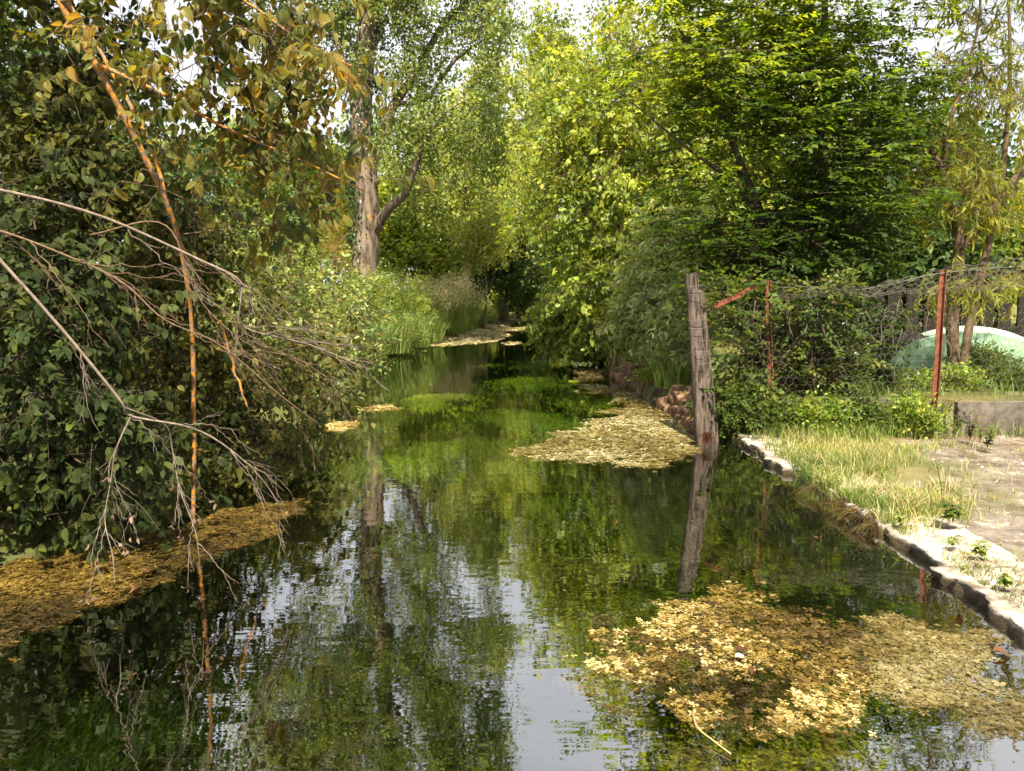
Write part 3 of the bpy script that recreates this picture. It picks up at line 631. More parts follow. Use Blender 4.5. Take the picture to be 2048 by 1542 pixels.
while y < 8.75:
    L = rng.uniform(.6, 1.3); L = min(L, 8.85 - y); wd = rng.uniform(.34, .62)
    p, F = rough_block(2.56 + wd / 2 + rng.normal(0, .04), y + L / 2, -.10 + rng.normal(0, .014), wd, L - .012, .385, k, .012, (14, 26, 10), .03)
    fr_ = np.clip((2.56 + wd * .5 - p[:, 0]) / (wd * .5), 0, 1); q_ = p * np.array([.3, 1, 1])
    p[:, 0] += fr_ * (.04 * wob(q_, 4.0, k + 20) + .022 * wob(q_, 13.0, k + 30) + .012 * wob(q_, 31.0, k + 31)); top = .062 + .012 * wob(p, 7.0, k + 40) + .006 * wob(p, 19.0, k)
    p[:, 2] = np.where(p[:, 2] > top, top + .12 * (p[:, 2] - top), p[:, 2])
    mb = MB(); mb.add(p, F); mb.build('stone', M['stone'], kerb); y += L; k += 1
    if 8.85 - y < .2: break

# rotten timber revetment beyond the wooden post
rev = thing('timber_revetment', 'crumbling reddish rotten timber blocks holding the bank behind the wooden post', 'retaining wall', (2.1, 12, 0))
rng = np.random.default_rng(11)
for lay, z in enumerate((.02, .15, .26)):
    y = 9.25 + .13 * lay
    while y < 15.2:
        L = rng.uniform(.22, .6); xr_ = float(river(y + L / 2)[1])
        p, F = rough_block(0, 0, 0, rng.uniform(.13, .24), L * 1.08, rng.uniform(.13, .22), 40 + lay + y, .035, (5, 9, 5), .45)
        a = rng.normal(0, .16); b_ = rng.normal(0, .14); ca, sa = math.cos(a), math.sin(a)
        p = np.stack([p[:, 0] * ca - p[:, 1] * sa, p[:, 0] * sa + p[:, 1] * ca, p[:, 2] + b_ * p[:, 1]], 1) + np.array([xr_ + .05 + .085 * lay + rng.normal(0, .03), y + L / 2, z + rng.normal(0, .025)])
        mb = MB(); mb.add(p, F); mb.build('timber', M['rotten'], rev); y += L
for px, py in ((1228, 750), (1262, 768), (1320, 800), (1360, 822)):
    c = G(px, py); mb = MB(); sweep(mb, curve([(c[0], c[1], -.35), (c[0] + .01, c[1], .1), (c[0] + .02, c[1] + .02, .40 if px < 1300 else .28)], 8), .05, 9, .5, .15, px); mb.build('stake', M['rotten'], rev)

# ------------------------------------------------------------------ fence: wooden post, rusty posts, netting
pb, pt = G(1412, 884), P(1383, 552, 8.95); pb[2] = -.3
wp = thing('wooden_post', 'tall weathered grey wooden post standing at the water edge', 'post', (pb[0], pb[1], 0))
def post_mesh(b, t, w, d, seed, n=26, taper=.8):
    s = np.linspace(0, 1, n)[:, None]; c = b + (t - b) * s; sides = 22; a = np.arange(sides) * 2 * math.pi / sides
    prof = 1 / np.maximum(np.abs(np.cos(a)) ** 5 + np.abs(np.sin(a)) ** 5, 1e-3) ** .2
    crack = np.random.default_rng(seed).uniform(-.09, .03, sides)
    R = prof[None] * (1 + crack[None]) * (1 - (1 - taper) * s)
    off = np.stack([np.cos(a)[None] * R * w / 2, np.sin(a)[None] * R * d / 2, 0 * R], -1)
    V = c[:, None] + off; V += .008 * wob(V, 9, seed)[..., None] * np.array([1, 1, 0])
    V[-1, :, 2] += .03 * wob(V[-1], 22, seed) + .02
    mb = MB(); i = np.arange(n - 1)[:, None]; j = np.arange(sides)[None]; k = (j + 1) % sides
    F = np.stack([i * sides + j, i * sides + k, (i + 1) * sides + k, (i + 1) * sides + j], -1).reshape(-1, 4)
    mb.add(V.reshape(-1, 3), [F, (np.arange(sides) + (n - 1) * sides)[None]], .5); return mb
post_mesh(pb, pt, .165, .15, 5).build('shaft', M['post'], wp, smooth=False)
b2 = pb + np.array([.14, .05, 0]); t2 = P(1402, 585, 9.0)
post_mesh(b2, t2, .11, .10, 9, taper=.6).build('splint', M['post'], wp, smooth=False)
rng = np.random.default_rng(21)
for k, py in enumerate((574, 588, 640, 655, 682, 702, 727)):
    s = (py - 552) / (884 - 552); c = pt + (G(1412, 884) - pt) * s
    hw = .095 + .012 * s; q = curve([c + np.array([-hw * rng.uniform(.2, 1.1), -.10, .0]), c + np.array([0, -.118, rng.normal(0, .006)]), c + np.array([hw * rng.uniform(.5, 1.1), -.105, rng.normal(0, .012)]), c + np.array([hw + .03, -.07, .02])], 9)
    mb = MB(); sweep(mb, q, .003, 5, .5); mb.build('wire_tie', M['wire'], wp)
# tuft of dry roots at the foot of the post
mb = MB(); rngt = np.random.default_rng(4); c0 = G(1408, 878, .06) + np.array([0, -.1, 0])
for k in range(150):
    a = rngt.uniform(0, 2 * math.pi); r = rngt.uniform(0, .06); b = c0 + np.array([r * math.cos(a), .5 * r * math.sin(a), rngt.uniform(.0, .10)])
    d = np.array([rngt.normal(0, .4), rngt.normal(-.25, .2), rngt.uniform(-1, .2)]); L = rngt.uniform(.04, .12)
    frustums(mb, [b], [b + nrm(d) * L], .003, .001, 3, rngt.uniform(0, .6))
tu = mb.build('root_tuft', M['deadleaf']); tag(tu, 'orange dry root tuft at the foot of the wooden post', 'tuft', kind='stuff')

FY = 9.0
fence = thing('wire_fence', 'sagging chicken wire fence on rusty iron posts across the garden edge', 'fence', (4.2, FY, .1))
def angle_iron(b, t, w, name, parent):
    n = 10; s = np.linspace(0, 1, n)[:, None]; c = b + (t - b) * s + np.stack([.012 * np.sin(np.linspace(0, 5, n)), 0 * s[:, 0], 0 * s[:, 0]], 1)
    prof = np.array([(-.5, -.5), (.5, -.5), (.5, -.36), (-.36, -.36), (-.36, .5), (-.5, .5)]) * w
    ax = nrm(t - b); u = nrm(np.cross(ax, np.array([0, 1.0, 0.1]))); v = np.cross(ax, u)
    V = c[:, None] + prof[None, :, 0:1] * u + prof[None, :, 1:2] * v; k = 6
    i = np.arange(n - 1)[:, None]; j = np.arange(k)[None]; l = (j + 1) % k
    mb = MB(); mb.add(V.reshape(-1, 3), [np.stack([i * k + j, i * k + l, (i + 1) * k + l, (i + 1) * k + j], -1).reshape(-1, 4), np.arange(k)[None, ::-1], (np.arange(k) + (n - 1) * k)[None]], .5)
    return mb.build(name, M['rust'], parent, smooth=False)
r1b = G(1862, 866, .08); r1t = P(1889, 540, r1b[1] + .05)
angle_iron(r1b, r1t, .055, 'metal_post', fence)
r2b = np.array([3.02, FY + .12, .05]); r2t = P(1538, 560, FY + .15); angle_iron(r2b, r2t, .05, 'metal_post', fence)
angle_iron(P(1428, 612, FY - .05), P(1520, 571, FY + .1), .045, 'brace', fence)
r3b = np.array([7.6, 8.7, .08]); angle_iron(r3b, r3b + np.array([.05, 0, 1.9]), .07, 'metal_post', fence)
def hexnet(mb, nu, nv, fmap, r=.0021, drop=None, seed=0):
    """hexagon netting: unit cells mapped by fmap(u, v) -> xyz"""
    E = []
    for iu in range(nu):
        for iv in range(nv):
            ox = iu * math.sqrt(3) + (iv % 2) * math.sqrt(3) / 2; oy = iv * 1.5
            pts = [(ox + math.cos(math.radians(a)), oy + math.sin(math.radians(a))) for a in (90, 30, -30, -90)]
            E += list(zip(pts[:-1], pts[1:]))
    E = np.array(E); A = fmap(E[:, 0, 0], E[:, 0, 1]); B = fmap(E[:, 1, 0], E[:, 1, 1])
    if drop is not None: ok = ~drop(A); A, B = A[ok], B[ok]
    frustums(mb, A, B, r, r, 3, .5)
c_ = .052
def fmap1(u, v):
    x = 2.62 + u * c_; z = .12 + v * c_ * 1.0; y = FY + .06 + .05 * np.sin(x * 2.1) + .04 * np.sin(x * 5 + z * 3) - .12 * sstep(4.6, 8, x)
    top = 1.62 + .07 * np.sin(x * 3.1); z = .1 + (z - .1) * (top / 1.62)
    return np.stack([x, y, z], -1)
mb = MB(); hexnet(mb, 60, 19, fmap1); mb.build('netting', M['wire'], fence)
def fmap2(u, v):                                          # slack upper band folded over the top wire
    x = 3.0 + u * c_ * 1.0; t = v * c_; rise = np.interp(x, [3.0, 4.2, 4.9, 5.6, 7.5], [0, .04, .20, .30, .34])
    base = 1.62 + rise * .35; h = .10 + rise * .75; ph = t / .8 * 2 * math.pi
    y = FY + .04 + .12 * np.sin(ph) + .05 * np.sin(x * 6.3 + t * 7); z = base + h * (.5 - .5 * np.cos(ph)) + .02 * np.sin(x * 9) + .015 * np.sin(x * 23 + t * 11)
    return np.stack([x + .03 * np.sin(t * 15), y, z], -1)
mb = MB(); hexnet(mb, 50, 12, fmap2, .0021); mb.build('slack_netting', M['wire'], fence)
mb = MB(); sweep(mb, curve([tuple(r2t + np.array([0, 0, -.02])), (3.9, FY + .05, 1.70), tuple(r1t + np.array([0, 0, -.03])), (6.2, FY - .1, 1.98), (7.6, 8.72, 1.95)], 30), .004, 5); mb.build('top_wire', M['wire'], fence)

# ------------------------------------------------------------------ garden behind the fence
def box_mesh(c, s, seed=0, amt=.006, res=(10, 2, 4)):
    p, F = rough_block(c[0], c[1], c[2], s[0], s[1], s[2], seed, amt, res, .06); mb = MB(); mb.add(p, F); return mb
gw = thing('garden_wall', 'low stained concrete slab wall holding the garden bed behind the fence', 'wall', (5, 9.12, .1))
for k, (x0, x1, top) in enumerate(((2.75, 4.05, .42), (4.07, 5.02, .44), (5.04, 6.6, .44), (6.62, 8.4, .45), (8.42, 11, .45))):
    yy_ = FY + .16 - (.28 if x0 > 5 else 0) * 1; box_mesh(((x0 + x1) / 2, yy_ if k < 2 else yy_, top / 2 - .05), (x1 - x0, .10, top + .10), k, .008).build('slab', M['concrete'], gw, smooth=False)
# filled bed behind the nearer slabs
tun_c = np.array([7.25, 12.4, .43]); tun_d = nrm(np.array([.55, 1.0, 0])); tun_s = np.array([tun_d[1], -tun_d[0], 0])
tn = thing('crop_tunnel', 'low pale green net tunnel on white hoops over a garden bed', 'tunnel', tun_c)
ths = np.linspace(0, math.pi, 25)
def hoop(s, k=1.0): c = tun_c + tun_d * s; return c + np.cos(ths)[:, None] * tun_s * -1.15 * k + np.sin(ths)[:, None] * np.array([0, 0, .60 * k])
hs = [0, .8, 1.6, 2.4]
for s in hs: mb = MB(); sweep(mb, hoop(s), .016, 7); mb.build('hoop', M['white'], tn)
S = np.linspace(-.06, 2.5, 14); V = np.array([hoop(s, 1.008 + .014 * math.cos(s / .8 * 2 * math.pi)) for s in S]); n, k = V.shape[:2]
i = np.arange(n - 1)[:, None]; j = np.arange(k - 1)[None]; mb = MB(); mb.add(V.reshape(-1, 3), np.stack([i * k + j, i * k + j + 1, (i + 1) * k + j + 1, (i + 1) * k + j], -1).reshape(-1, 4))
mb.build('net_cover', M['net'], tn)
for s0, sg in ((-.06, -1.0), (2.5, 1.0)):
    rim = hoop(s0, 1.01); cc = tun_c + tun_d * s0; q = np.array([[cc + (rim[a] - cc) * f + tun_d * sg * .22 * (1 - f * f) * math.sin(ths[a]) for f in np.linspace(.02, 1, 8)] for a in range(25)])
    i = np.arange(24)[:, None]; j = np.arange(7)[None]; mb = MB(); mb.add(q.reshape(-1, 3), np.stack([i * 8 + j, i * 8 + j + 1, (i + 1) * 8 + j + 1, (i + 1) * 8 + j], -1).reshape(-1, 4)); mb.build('end_net', M['net'], tn)
for a in (6, 12, 18): mb = MB(); sweep(mb, np.array([hoop(s, 1.035)[a] for s in np.linspace(0, 2.4, 9)]), .006, 5); mb.build('cord', M['white'], tn)

fb = thing('board_fence', 'dark upright board fence at the back of the garden', 'fence', (8.5, 18, .5))
rng = np.random.default_rng(8)
for k in range(15):
    x = 7.0 + .42 * k; box_mesh((x, 18 + rng.normal(0, .02), 1.05 + rng.normal(0, .04)), (.30, .05, 1.4), k, .006, (2, 1, 5)).build('board', M['planks'], fb, smooth=False)
# watering can: body, spout, handle
wc = P(1950, 650, 14.2); wc[2] = .5; can = thing('watering_can', 'pale grey watering can behind the net tunnel', 'watering can', wc)
mb = MB(); sweep(mb, np.array([wc + np.array([0, 0, z]) for z in (0, .02, .2, .27, .29)]), [.13, .14, .13, .11, .07], 14); mb.build('body', M['white'], can)
mb = MB(); sweep(mb, curve([wc + np.array([.1, 0, .06]), wc + np.array([.24, 0, .24]), wc + np.array([.34, 0, .42])], 8), [.03, .028, .025, .022, .02, .02, .02, .02], 8); mb.build('spout', M['white'], can)
mb = MB(); sweep(mb, curve([wc + np.array([.06, 0, .29]), wc + np.array([-.02, 0, .42]), wc + np.array([-.16, 0, .36]), wc + np.array([-.13, 0, .12])], 14), .013, 7); mb.build('handle', M['white'], can)
# compost heap
c = P(1800, 690, 13.4); p, F = rough_block(c[0], c[1], .55, 1.1, .9, .75, 4, .06, (12, 10, 8), .9); mb = MB(); mb.add(p, F)
o = mb.build('compost_heap', M['compost']); tag(o, 'dark rounded compost heap on bare soil behind the fence', 'compost heap')

# ------------------------------------------------------------------ trees and shrubs, left bank
B0 = P(385, 1030, 5.85); B0[2] = -.15
stem = [B0, P(388, 860, 5.85), P(383, 640, 5.8), P(362, 500, 5.7), P(338, 420, 5.6), P(290, 315, 5.5), P(225, 190, 5.4), P(120, 5, 5.3), P(-10, -230, 5.2)]
limb2 = [P(338, 420, 5.62), P(300, 290, 5.75), P(205, 110, 5.9), P(130, -10, 6.0), P(90, -170, 6.0)]
limb3 = [P(200, 130, 5.35), P(330, 190, 5.15), P(450, 255, 5.0), P(600, 320, 4.9), P(735, 385, 4.85)]
limb4 = [P(120, 5, 5.3), P(260, -40, 5.1), P(460, -10, 4.9), P(600, 80, 4.8), P(730, 145, 4.75)]
plant('dogwood', 'leaning dogwood with orange lichen stem and reddish turning leaves over the water', 'shrub', (B0[0], B0[1], 0),
      [stem, limb2, limb3, limb4], [(.016, .016, .016, .017, .018, .019, .02, .02, .02), (.012, .014, .016, .018), (.013, .011, .009, .007, .003), (.013, .012, .009, .006, .003)],
      [px_blob(420, 330, 5.5, 130, 120, .4), px_blob(300, 55, 5.2, 200, 45, .4), px_blob(500, 60, 5.0, 170, 75, .35), px_blob(570, 280, 5.0, 120, 100, .3), px_blob(640, 120, 4.8, 90, 80, .25), px_blob(680, 370, 4.9, 60, 35, .2), px_blob(470, 200, 5.2, 130, 80, .3), px_blob(400, -110, 5.0, 220, 90, .5), px_blob(540, 440, 5.8, 60, 50, .3)],
      190, 2, ('droop', 9, .24, .088), M['dog_red'], M['bark_lichen'], 31, trunk_rough=.28, tpl=[L_HI2, L_HI], shell=.1, gap=(2.9, -.05), outward=.5, horiz=.4, down=.25, rmin=.003, rtop=.016,
      parts=260, parts_tpl=[L_HI2, L_HI], tilt=.5, spread=.10, lift=.04, tint_rng=(.0, .72), bark2=M['twig_red'])
b = (-4.3, 6.6, .3)
plant('dogwood', 'tall green dogwood rising behind the orange lichen limbs at the top left', 'shrub', b,
      [[b, (-4.0, 6.5, 1.6), (-3.6, 6.5, 3.0), P(60, -100, 6.5)], [(-4.1, 6.6, 1.2), P(250, 300, 6.4)]], [(.05, .04, .03, .015), (.03, .012)],
      [px_blob(60, 130, 6.4, 170, 170, .4), px_blob(240, 330, 6.3, 190, 150, .4), px_blob(40, 330, 6.4, 200, 150, .4), px_blob(210, 110, 6.6, 120, 100, .4), px_blob(90, -180, 6.2, 300, 150, .7), px_blob(330, 430, 6.4, 130, 100, .4)],
      400, 3, ('droop', 9, .26, .088), M['dog_mid'], M['bark_dark'], 33, tpl=L_MID, shell=.2, gap=(2.2, -.5), outward=.5, horiz=.4, down=.2, rmin=.003, rtop=.025, tint_rng=(.0, .75), tilt=.5, spread=.13, parts=200, parts_tpl=[L_HI])
b = (-3.7, 5.2, .3)
plant('dogwood', 'dense dark green dogwood bush filling the near left bank down to the weed', 'shrub', b,
      [[b, (-3.6, 5.1, 1.0), (-3.3, 5.0, 1.9)], [(-3.7, 5.3, .3), (-3.2, 5.6, 1.1)]], [(.05, .04, .02), (.035, .015)],
      [px_blob(60, 800, 4.9, 170, 260, .35), px_blob(215, 900, 5.0, 150, 190, .35), px_blob(-60, 1000, 4.9, 150, 110, .4), px_blob(110, 600, 5.3, 230, 160, .4), px_blob(0, 480, 5.7, 260, 220, .5), px_blob(280, 880, 5.7, 70, 150, .3)],
      420, 3, ('droop', 9, .2, .080), M['dog_dark'], M['bark_dark'], 37, tpl=L_MID, shell=.2, outward=.4, horiz=.3, down=.1, rmin=.003, rtop=.03,
      parts=260, parts_tpl=[L_HI], tilt=.5, spread=.11, zmin=.03, lift=.02)
b = (-3.5, 7.4, .3)
plant('dogwood', 'olive green dogwood thicket behind the lichen stem, leaves hanging to the water', 'shrub', b,
      [[b, (-3.1, 7.2, 1.2), (-2.7, 7.0, 2.0)], [(-3.5, 7.6, .3), (-2.6, 7.8, 1.1)]], [(.05, .04, .015), (.035, .012)],
      [px_blob(470, 620, 7.2, 150, 190, .6), px_blob(560, 800, 7.4, 120, 150, .5), px_blob(330, 700, 7.0, 130, 260, .6), px_blob(640, 700, 8.2, 100, 100, .5), px_blob(430, 880, 7.0, 130, 110, .5), px_blob(200, 500, 7.4, 250, 260, .6), px_blob(560, 930, 6.8, 70, 60, .3)],
      620, 3, ('droop', 9, .26, .080), M['dog_mid'], M['bark_dark'], 41, tpl=L_MED, shell=.25, gap=(2.2, -.45), outward=.5, horiz=.3, down=.15, rmin=.003, rtop=.03, tilt=.5, spread=.13, zmin=.04, parts=120, parts_tpl=[L_HI])
b = (-4.4, 11.5, .45)
plant('bramble', 'pale sprawling bramble bush on the bank below the poplar', 'shrub', b, [[b, (-4, 11.3, 1.2), (-3.4, 11, 1.7)], [(-3.6, 11.5, .4), (-2.9, 11.2, 1.1)]], [(.03, .02, .01), (.02, .01)],
      [px_blob(550, 620, 11.5, 120, 70, .9), px_blob(640, 690, 11.5, 80, 80, .8), px_blob(560, 700, 11, 120, 120, .7), px_blob(665, 775, 10.5, 40, 50, .5), px_blob(440, 560, 12, 160, 90, .8)],
      460, 4, ('bush', 9, .3, .085), M['bramble'], M['twig_red'], 43, tpl=L_MED, shell=.3, gap=(2.0, -.25), tint_rng=(0, 1), outward=.6, horiz=.2, rmin=.004, rtop=.02, tilt=.4, zmin=.05, spread=.2)
b = (-5.2, 17.0, .5)
plant('bramble', 'low tangled bramble mound with dead brown stems at the bend of the bank', 'shrub', b, [[b, (-4.4, 16.6, 1.3), (-3.6, 16.2, 1.6)]], [(.03, .02, .01)],
      [px_blob(665, 625, 16.5, 80, 45, 1.), px_blob(715, 675, 16, 48, 40, .8), px_blob(600, 590, 17, 100, 50, 1.)],
      260, 5, ('bush', 9, .34, .10), M['bramble'], M['twig_red'], 47, tpl=L_MED, shell=.3, gap=(2.0, -.2), tint_rng=(0, 1), outward=.6, horiz=.2, rmin=.004, rtop=.02, tilt=.4, zmin=.05, spread=.22)
# dark tall shrub closing the left side
for lab, bx_, by_, sd_, blobs_ in (
    ('tall dark evergreen shrub behind the dogwoods at the left edge', -6.4, 8.8, 53, [px_blob(-20, 360, 8.8, 330, 300, 1.2), px_blob(60, 700, 8.6, 330, 260, 1.1), px_blob(120, 130, 9.4, 150, 130, 1.0), px_blob(-260, 60, 8.8, 330, 300, 1.3)]),
    ('dark leafy thicket between the dogwood stem and the poplar', -6.6, 14.5, 59, [px_blob(330, 400, 14.5, 220, 130, 1.5), px_blob(500, 440, 15, 150, 110, 1.3), px_blob(250, 560, 14, 260, 130, 1.5), px_blob(80, 260, 15, 190, 150, 1.5)])):
    b = (bx_, by_, .6)
    plant('tall_shrub', lab, 'shrub', b, [[b, (bx_ + .2, by_, 2), (bx_ + .1, by_, 3.6)], [b, (bx_ + .8, by_ - .3, 1.8), (bx_ + 1.2, by_ - .4, 2.8)]], [(.09, .07, .03), (.06, .02)],
          blobs_, 330, 4, ('bush', 10, .42, .115), M['bgdark'], M['bark_dark'], sd_, twig=False, tpl=L_MED, shell=.3, outward=.6, horiz=.2, rmin=.006, rtop=.05, zmin=.3, spread=.28)

# ------------------------------------------------------------------ poplar
TY = 24.0
pz = lambda px, py, dy=0: P(px, py, TY + dy)
base = pz(726, 640); base[2] = .5
t_main = [base, pz(727, 540), pz(735, 440), pz(729, 330), pz(722, 200), pz(735, 60), pz(742, -120), pz(748, -330), pz(755, -600)]
l_a = [pz(744, 470), pz(775, 420, -.4), pz(808, 388, -.7), pz(832, 330, -.9), pz(846, 290, -1.0), pz(880, 235, -1.0), pz(930, 200, -1.0)]
l_b = [pz(738, 330), pz(762, 290, .2), pz(785, 215, .3), pz(830, 150, .6), pz(880, 60, .8), pz(950, -20, 1), pz(1000, -140, 1.2)]
l_c = [pz(730, 60), pz(690, -60, .4), pz(640, -200, .6), pz(610, -380, .8)]
l_d = [pz(742, -60), pz(800, -200, -.4), pz(850, -380, -.6)]
l_e = [pz(790, 205, .3), pz(850, 200, .5), pz(910, 120, .2), pz(1000, 60, 0)]
rng = np.random.default_rng(77); bl = []
def hangs(x0, x1, y0, y1, n, rx, rz):
    for _ in range(n):
        y = rng.uniform(y0, y1); bl.append(px_blob(rng.uniform(x0, x1), y, TY + rng.uniform(-1.6, 2.0), rng.uniform(.6, 1.2) * rx, rng.uniform(.7, 1.3) * rz, rng.uniform(.35, .7)))
hangs(650, 1000, -80, 120, 24, 26, 70); hangs(760, 1010, 120, 360, 26, 24, 70); hangs(570, 700, -60, 180, 14, 26, 55); hangs(780, 930, 340, 430, 7, 26, 30)
hangs(420, 1000, -620, -60, 110, 52, 110); hangs(690, 760, -60, 160, 6, 22, 60); hangs(600, 900, -800, -560, 16, 34, 70)
hangs(470, 690, -260, 70, 30, 42, 80); hangs(800, 1010, -430, 60, 34, 44, 85); hangs(760, 1000, 60, 330, 16, 26, 70)
pop = plant('poplar', 'tall poplar with thick pale trunk, forked limbs and hanging strands of leaves', 'tree', base, [t_main, l_a, l_b, l_c, l_d, l_e],
      [(.50, .42, .37, .345, .325, .28, .22, .15, .06), (.17, .15, .12, .09, .065, .04, .015), (.17, .16, .14, .12, .09, .06, .03), (.13, .10, .07, .03), (.10, .08, .03), (.07, .06, .05, .03)],
      bl, 4300, 4, ('clump', 9, .40, .130), M['poplar'], M['bark_grey'], 61, tpl=L_LO, shell=.1, outward=.4, horiz=.0, down=.6, rmin=.008, rtop=.10, trunk_sides=18, trunk_rough=.07, tilt=.8, spread=.2, lift=.12, twig=False)
# ivy climbing the poplar trunk
mbv, mbs = MB(), MB(); rng = np.random.default_rng(5); tcu = curve(t_main, 120)
iv = thing('ivy', 'dark ivy climbing the left side of the poplar trunk', 'ivy', base)
pos, X, Z, s, t = [], [], [], [], []
for k in range(2600):
    f = rng.uniform(.06, .62) if rng.uniform() < .75 else rng.uniform(.42, .66); i_ = int(f * 119); c = tcu[i_]
    a = rng.normal(math.pi * 1.02, .55) if f < .42 else rng.uniform(0, 2 * math.pi); rr = np.interp(f, [0, .3, .6, 1], [.46, .36, .27, .1]) + rng.uniform(.02, .2 if f < .42 else .3)
    n_ = np.array([math.cos(a), -abs(math.sin(a)) if f < .42 else math.sin(a), 0]); pos.append(c + n_ * rr + np.array([0, 0, rng.normal(0, .1)]))
    X.append(np.array([rng.normal(0, .6), rng.normal(0, .4), -1.0])); Z.append(n_ + np.array([0, 0, .5]) + rng.normal(0, .3, 3)); s.append(rng.uniform(.08, .14)); t.append(rng.uniform(0, .9))
pos = np.array(pos); wv = wob(pos, 1.4, 3) > -.35
put_leaves(mbv, L_LO, pos[wv], np.array(X)[wv], np.array(Z)[wv], np.array(s)[wv], np.array(t)[wv]); mbv.build('foliage', M['ivy'], iv)
for k in range(5):
    off = np.array([-.30 + .05 * k, -.28 - .02 * (k % 3), 0]); sweep(mbs, curve([tcu[4] + off * 1.2, tcu[18] + off + rng.normal(0, .04, 3), tcu[34] + off * .9 + rng.normal(0, .04, 3), tcu[50] + off * .85], 20), .02, 5)
mbs.build('stem', M['bark_brown'], iv)

# golden conifer beside the poplar
b = P(668, 560, 21); b[2] = .5
plant('golden_conifer', 'small golden yellow conifer standing left of the poplar trunk', 'tree', b, [[b, b + np.array([0, 0, 1.2]), b + np.array([.05, 0, 2.3])]], [(.08, .06, .02)],
      [px_blob(668, 500, 21, 34, 48, .5), px_blob(672, 440, 21, 26, 45, .4), px_blob(660, 410, 21.2, 16, 34, .3)], 150, 6, ('clump', 14, .2, .06), M['golden'], M['bark_brown'], 67, twig=False, tpl=L_STR2, shell=.3, outward=.7, horiz=0, rmin=.004, rtop=.03, spread=.1)

# ------------------------------------------------------------------ woodland behind
def woodtree(label, px, Yd, blobs, mat, seed, ncl, per=3, leaf=.13, spray=.6, n=10, tr=.16, top=None, name='woodland_tree', tpl=L_LO, gap=(.8, -.3), mode='clump', bark='bark_brown', lean=0, **kw):
    ncl = int(ncl * 1.5); leaf = leaf * 1.75; n = int(n * 1.15)
    b = P(px, 600, Yd); b[2] = float(ground_z(np.array([b[0]]), np.array([b[1]]))[0]) - .05
    zt = max(bb[0][2] + .6 * bb[1][2] for bb in blobs) if top is None else top
    tr_ = [b, b + np.array([.1, 0, (zt - b[2]) * .4]), b + np.array([lean, .1, (zt - b[2]) * .95])]
    return plant(name, label, 'tree', b, [tr_], [(tr, tr * .7, tr * .2)], blobs, ncl, per, (mode, n, spray, leaf), M[mat], M[bark], seed, tpl=tpl, shell=.35, gap=gap,
                 outward=.6, horiz=.1, rmin=.01, rtop=.09, spread=.35, tilt=.6, twig=False, tint_rng=(0, 1), **kw)
woodtree('broad pale green tree behind the poplar at the left', 560, 33, [px_blob(570, 320, 33, 90, 100, 2.2), px_blob(480, 330, 34, 70, 80, 2), px_blob(620, 390, 32, 90, 110, 2)], 'bgtree', 101, 330)
woodtree('bright leafy tree between the dogwood and the poplar trunk', 590, 27, [px_blob(590, 430, 27, 90, 90, 1.6), px_blob(520, 500, 26, 110, 80, 1.6)], 'bgtree', 103, 260, leaf=.11)
woodtree('tall silvery willow to the right of the poplar', 930, 38, [px_blob(940, 330, 38, 110, 130, 3), px_blob(1000, 210, 39, 80, 100, 2.5), px_blob(860, 400, 37, 70, 110, 2.5), px_blob(1010, 380, 37, 70, 120, 2.5)], 'willow', 107, 430, leaf=.14, tr=.22)
woodtree('rounded yellow green treetop against the sky beyond the stream bend', 1095, 56, [px_blob(1095, 95, 56, 58, 72, 3), px_blob(1120, 190, 56, 70, 90, 3), px_blob(1060, 260, 55, 80, 120, 3)], 'bgtree', 109, 330, leaf=.17, tr=.3)
woodtree('feathery grey green tree with thin branches against the sky', 1210, 40, [px_blob(1195, 130, 40, 60, 110, 2), px_blob(1230, 30, 40, 50, 90, 2), px_blob(1210, -90, 40, 60, 70, 2)], 'willow', 113, 170, per=2, leaf=.12, n=7, gap=(1.0, -.1), tr=.15)
woodtree('mid green tree above the stream bend', 1000, 46, [px_blob(960, 470, 46, 100, 90, 3), px_blob(1050, 420, 46, 80, 120, 3), px_blob(880, 470, 45, 90, 80, 3)], 'bgtree', 127, 380, leaf=.15)
woodtree('dark rounded tree at the head of the stream', 1010, 42, [px_blob(990, 490, 42, 70, 70, 2), px_blob(1060, 540, 42, 70, 60, 2), px_blob(930, 560, 41, 90, 45, 2)], 'bgdark', 131, 330, leaf=.14)
woodtree('slender young tree with pale trunk on the far bank', 968, 34, [px_blob(965, 480, 34, 55, 55, 1.2), px_blob(985, 420, 34, 35, 40, 1.)], 'willow', 137, 120, per=3, leaf=.10, tr=.06, top=4.3)
woodtree('leafy bush hanging over the far end of the water', 1035, 52, [px_blob(1035, 590, 52, 60, 34, 2), px_blob(985, 585, 54, 45, 40, 2), px_blob(1090, 590, 48, 60, 50, 2)], 'bgtree', 139, 230, leaf=.15, name='woodland_shrub')
woodtree('shady tree standing behind the poplar limb', 840, 36, [px_blob(830, 500, 36, 90, 60, 2), px_blob(790, 420, 37, 60, 100, 2)], 'bgtree', 149, 260, leaf=.13)
woodtree('tall woodland tree far behind the poplar crown', 800, 62, [px_blob(770, 360, 62, 110, 120, 4), px_blob(890, 280, 62, 80, 120, 4), px_blob(650, 400, 60, 90, 90, 4), px_blob(700, 480, 60, 200, 90, 4)], 'bgtree', 151, 430, leaf=.2, tr=.3)
woodtree('wide woodland tree closing the view beyond the far bend', 1030, 68, [px_blob(1010, 420, 68, 150, 140, 4), px_blob(1130, 420, 68, 120, 180, 4), px_blob(930, 540, 66, 120, 70, 4), px_blob(1060, 560, 66, 120, 60, 4)], 'bgdark', 157, 430, leaf=.2, tr=.3)
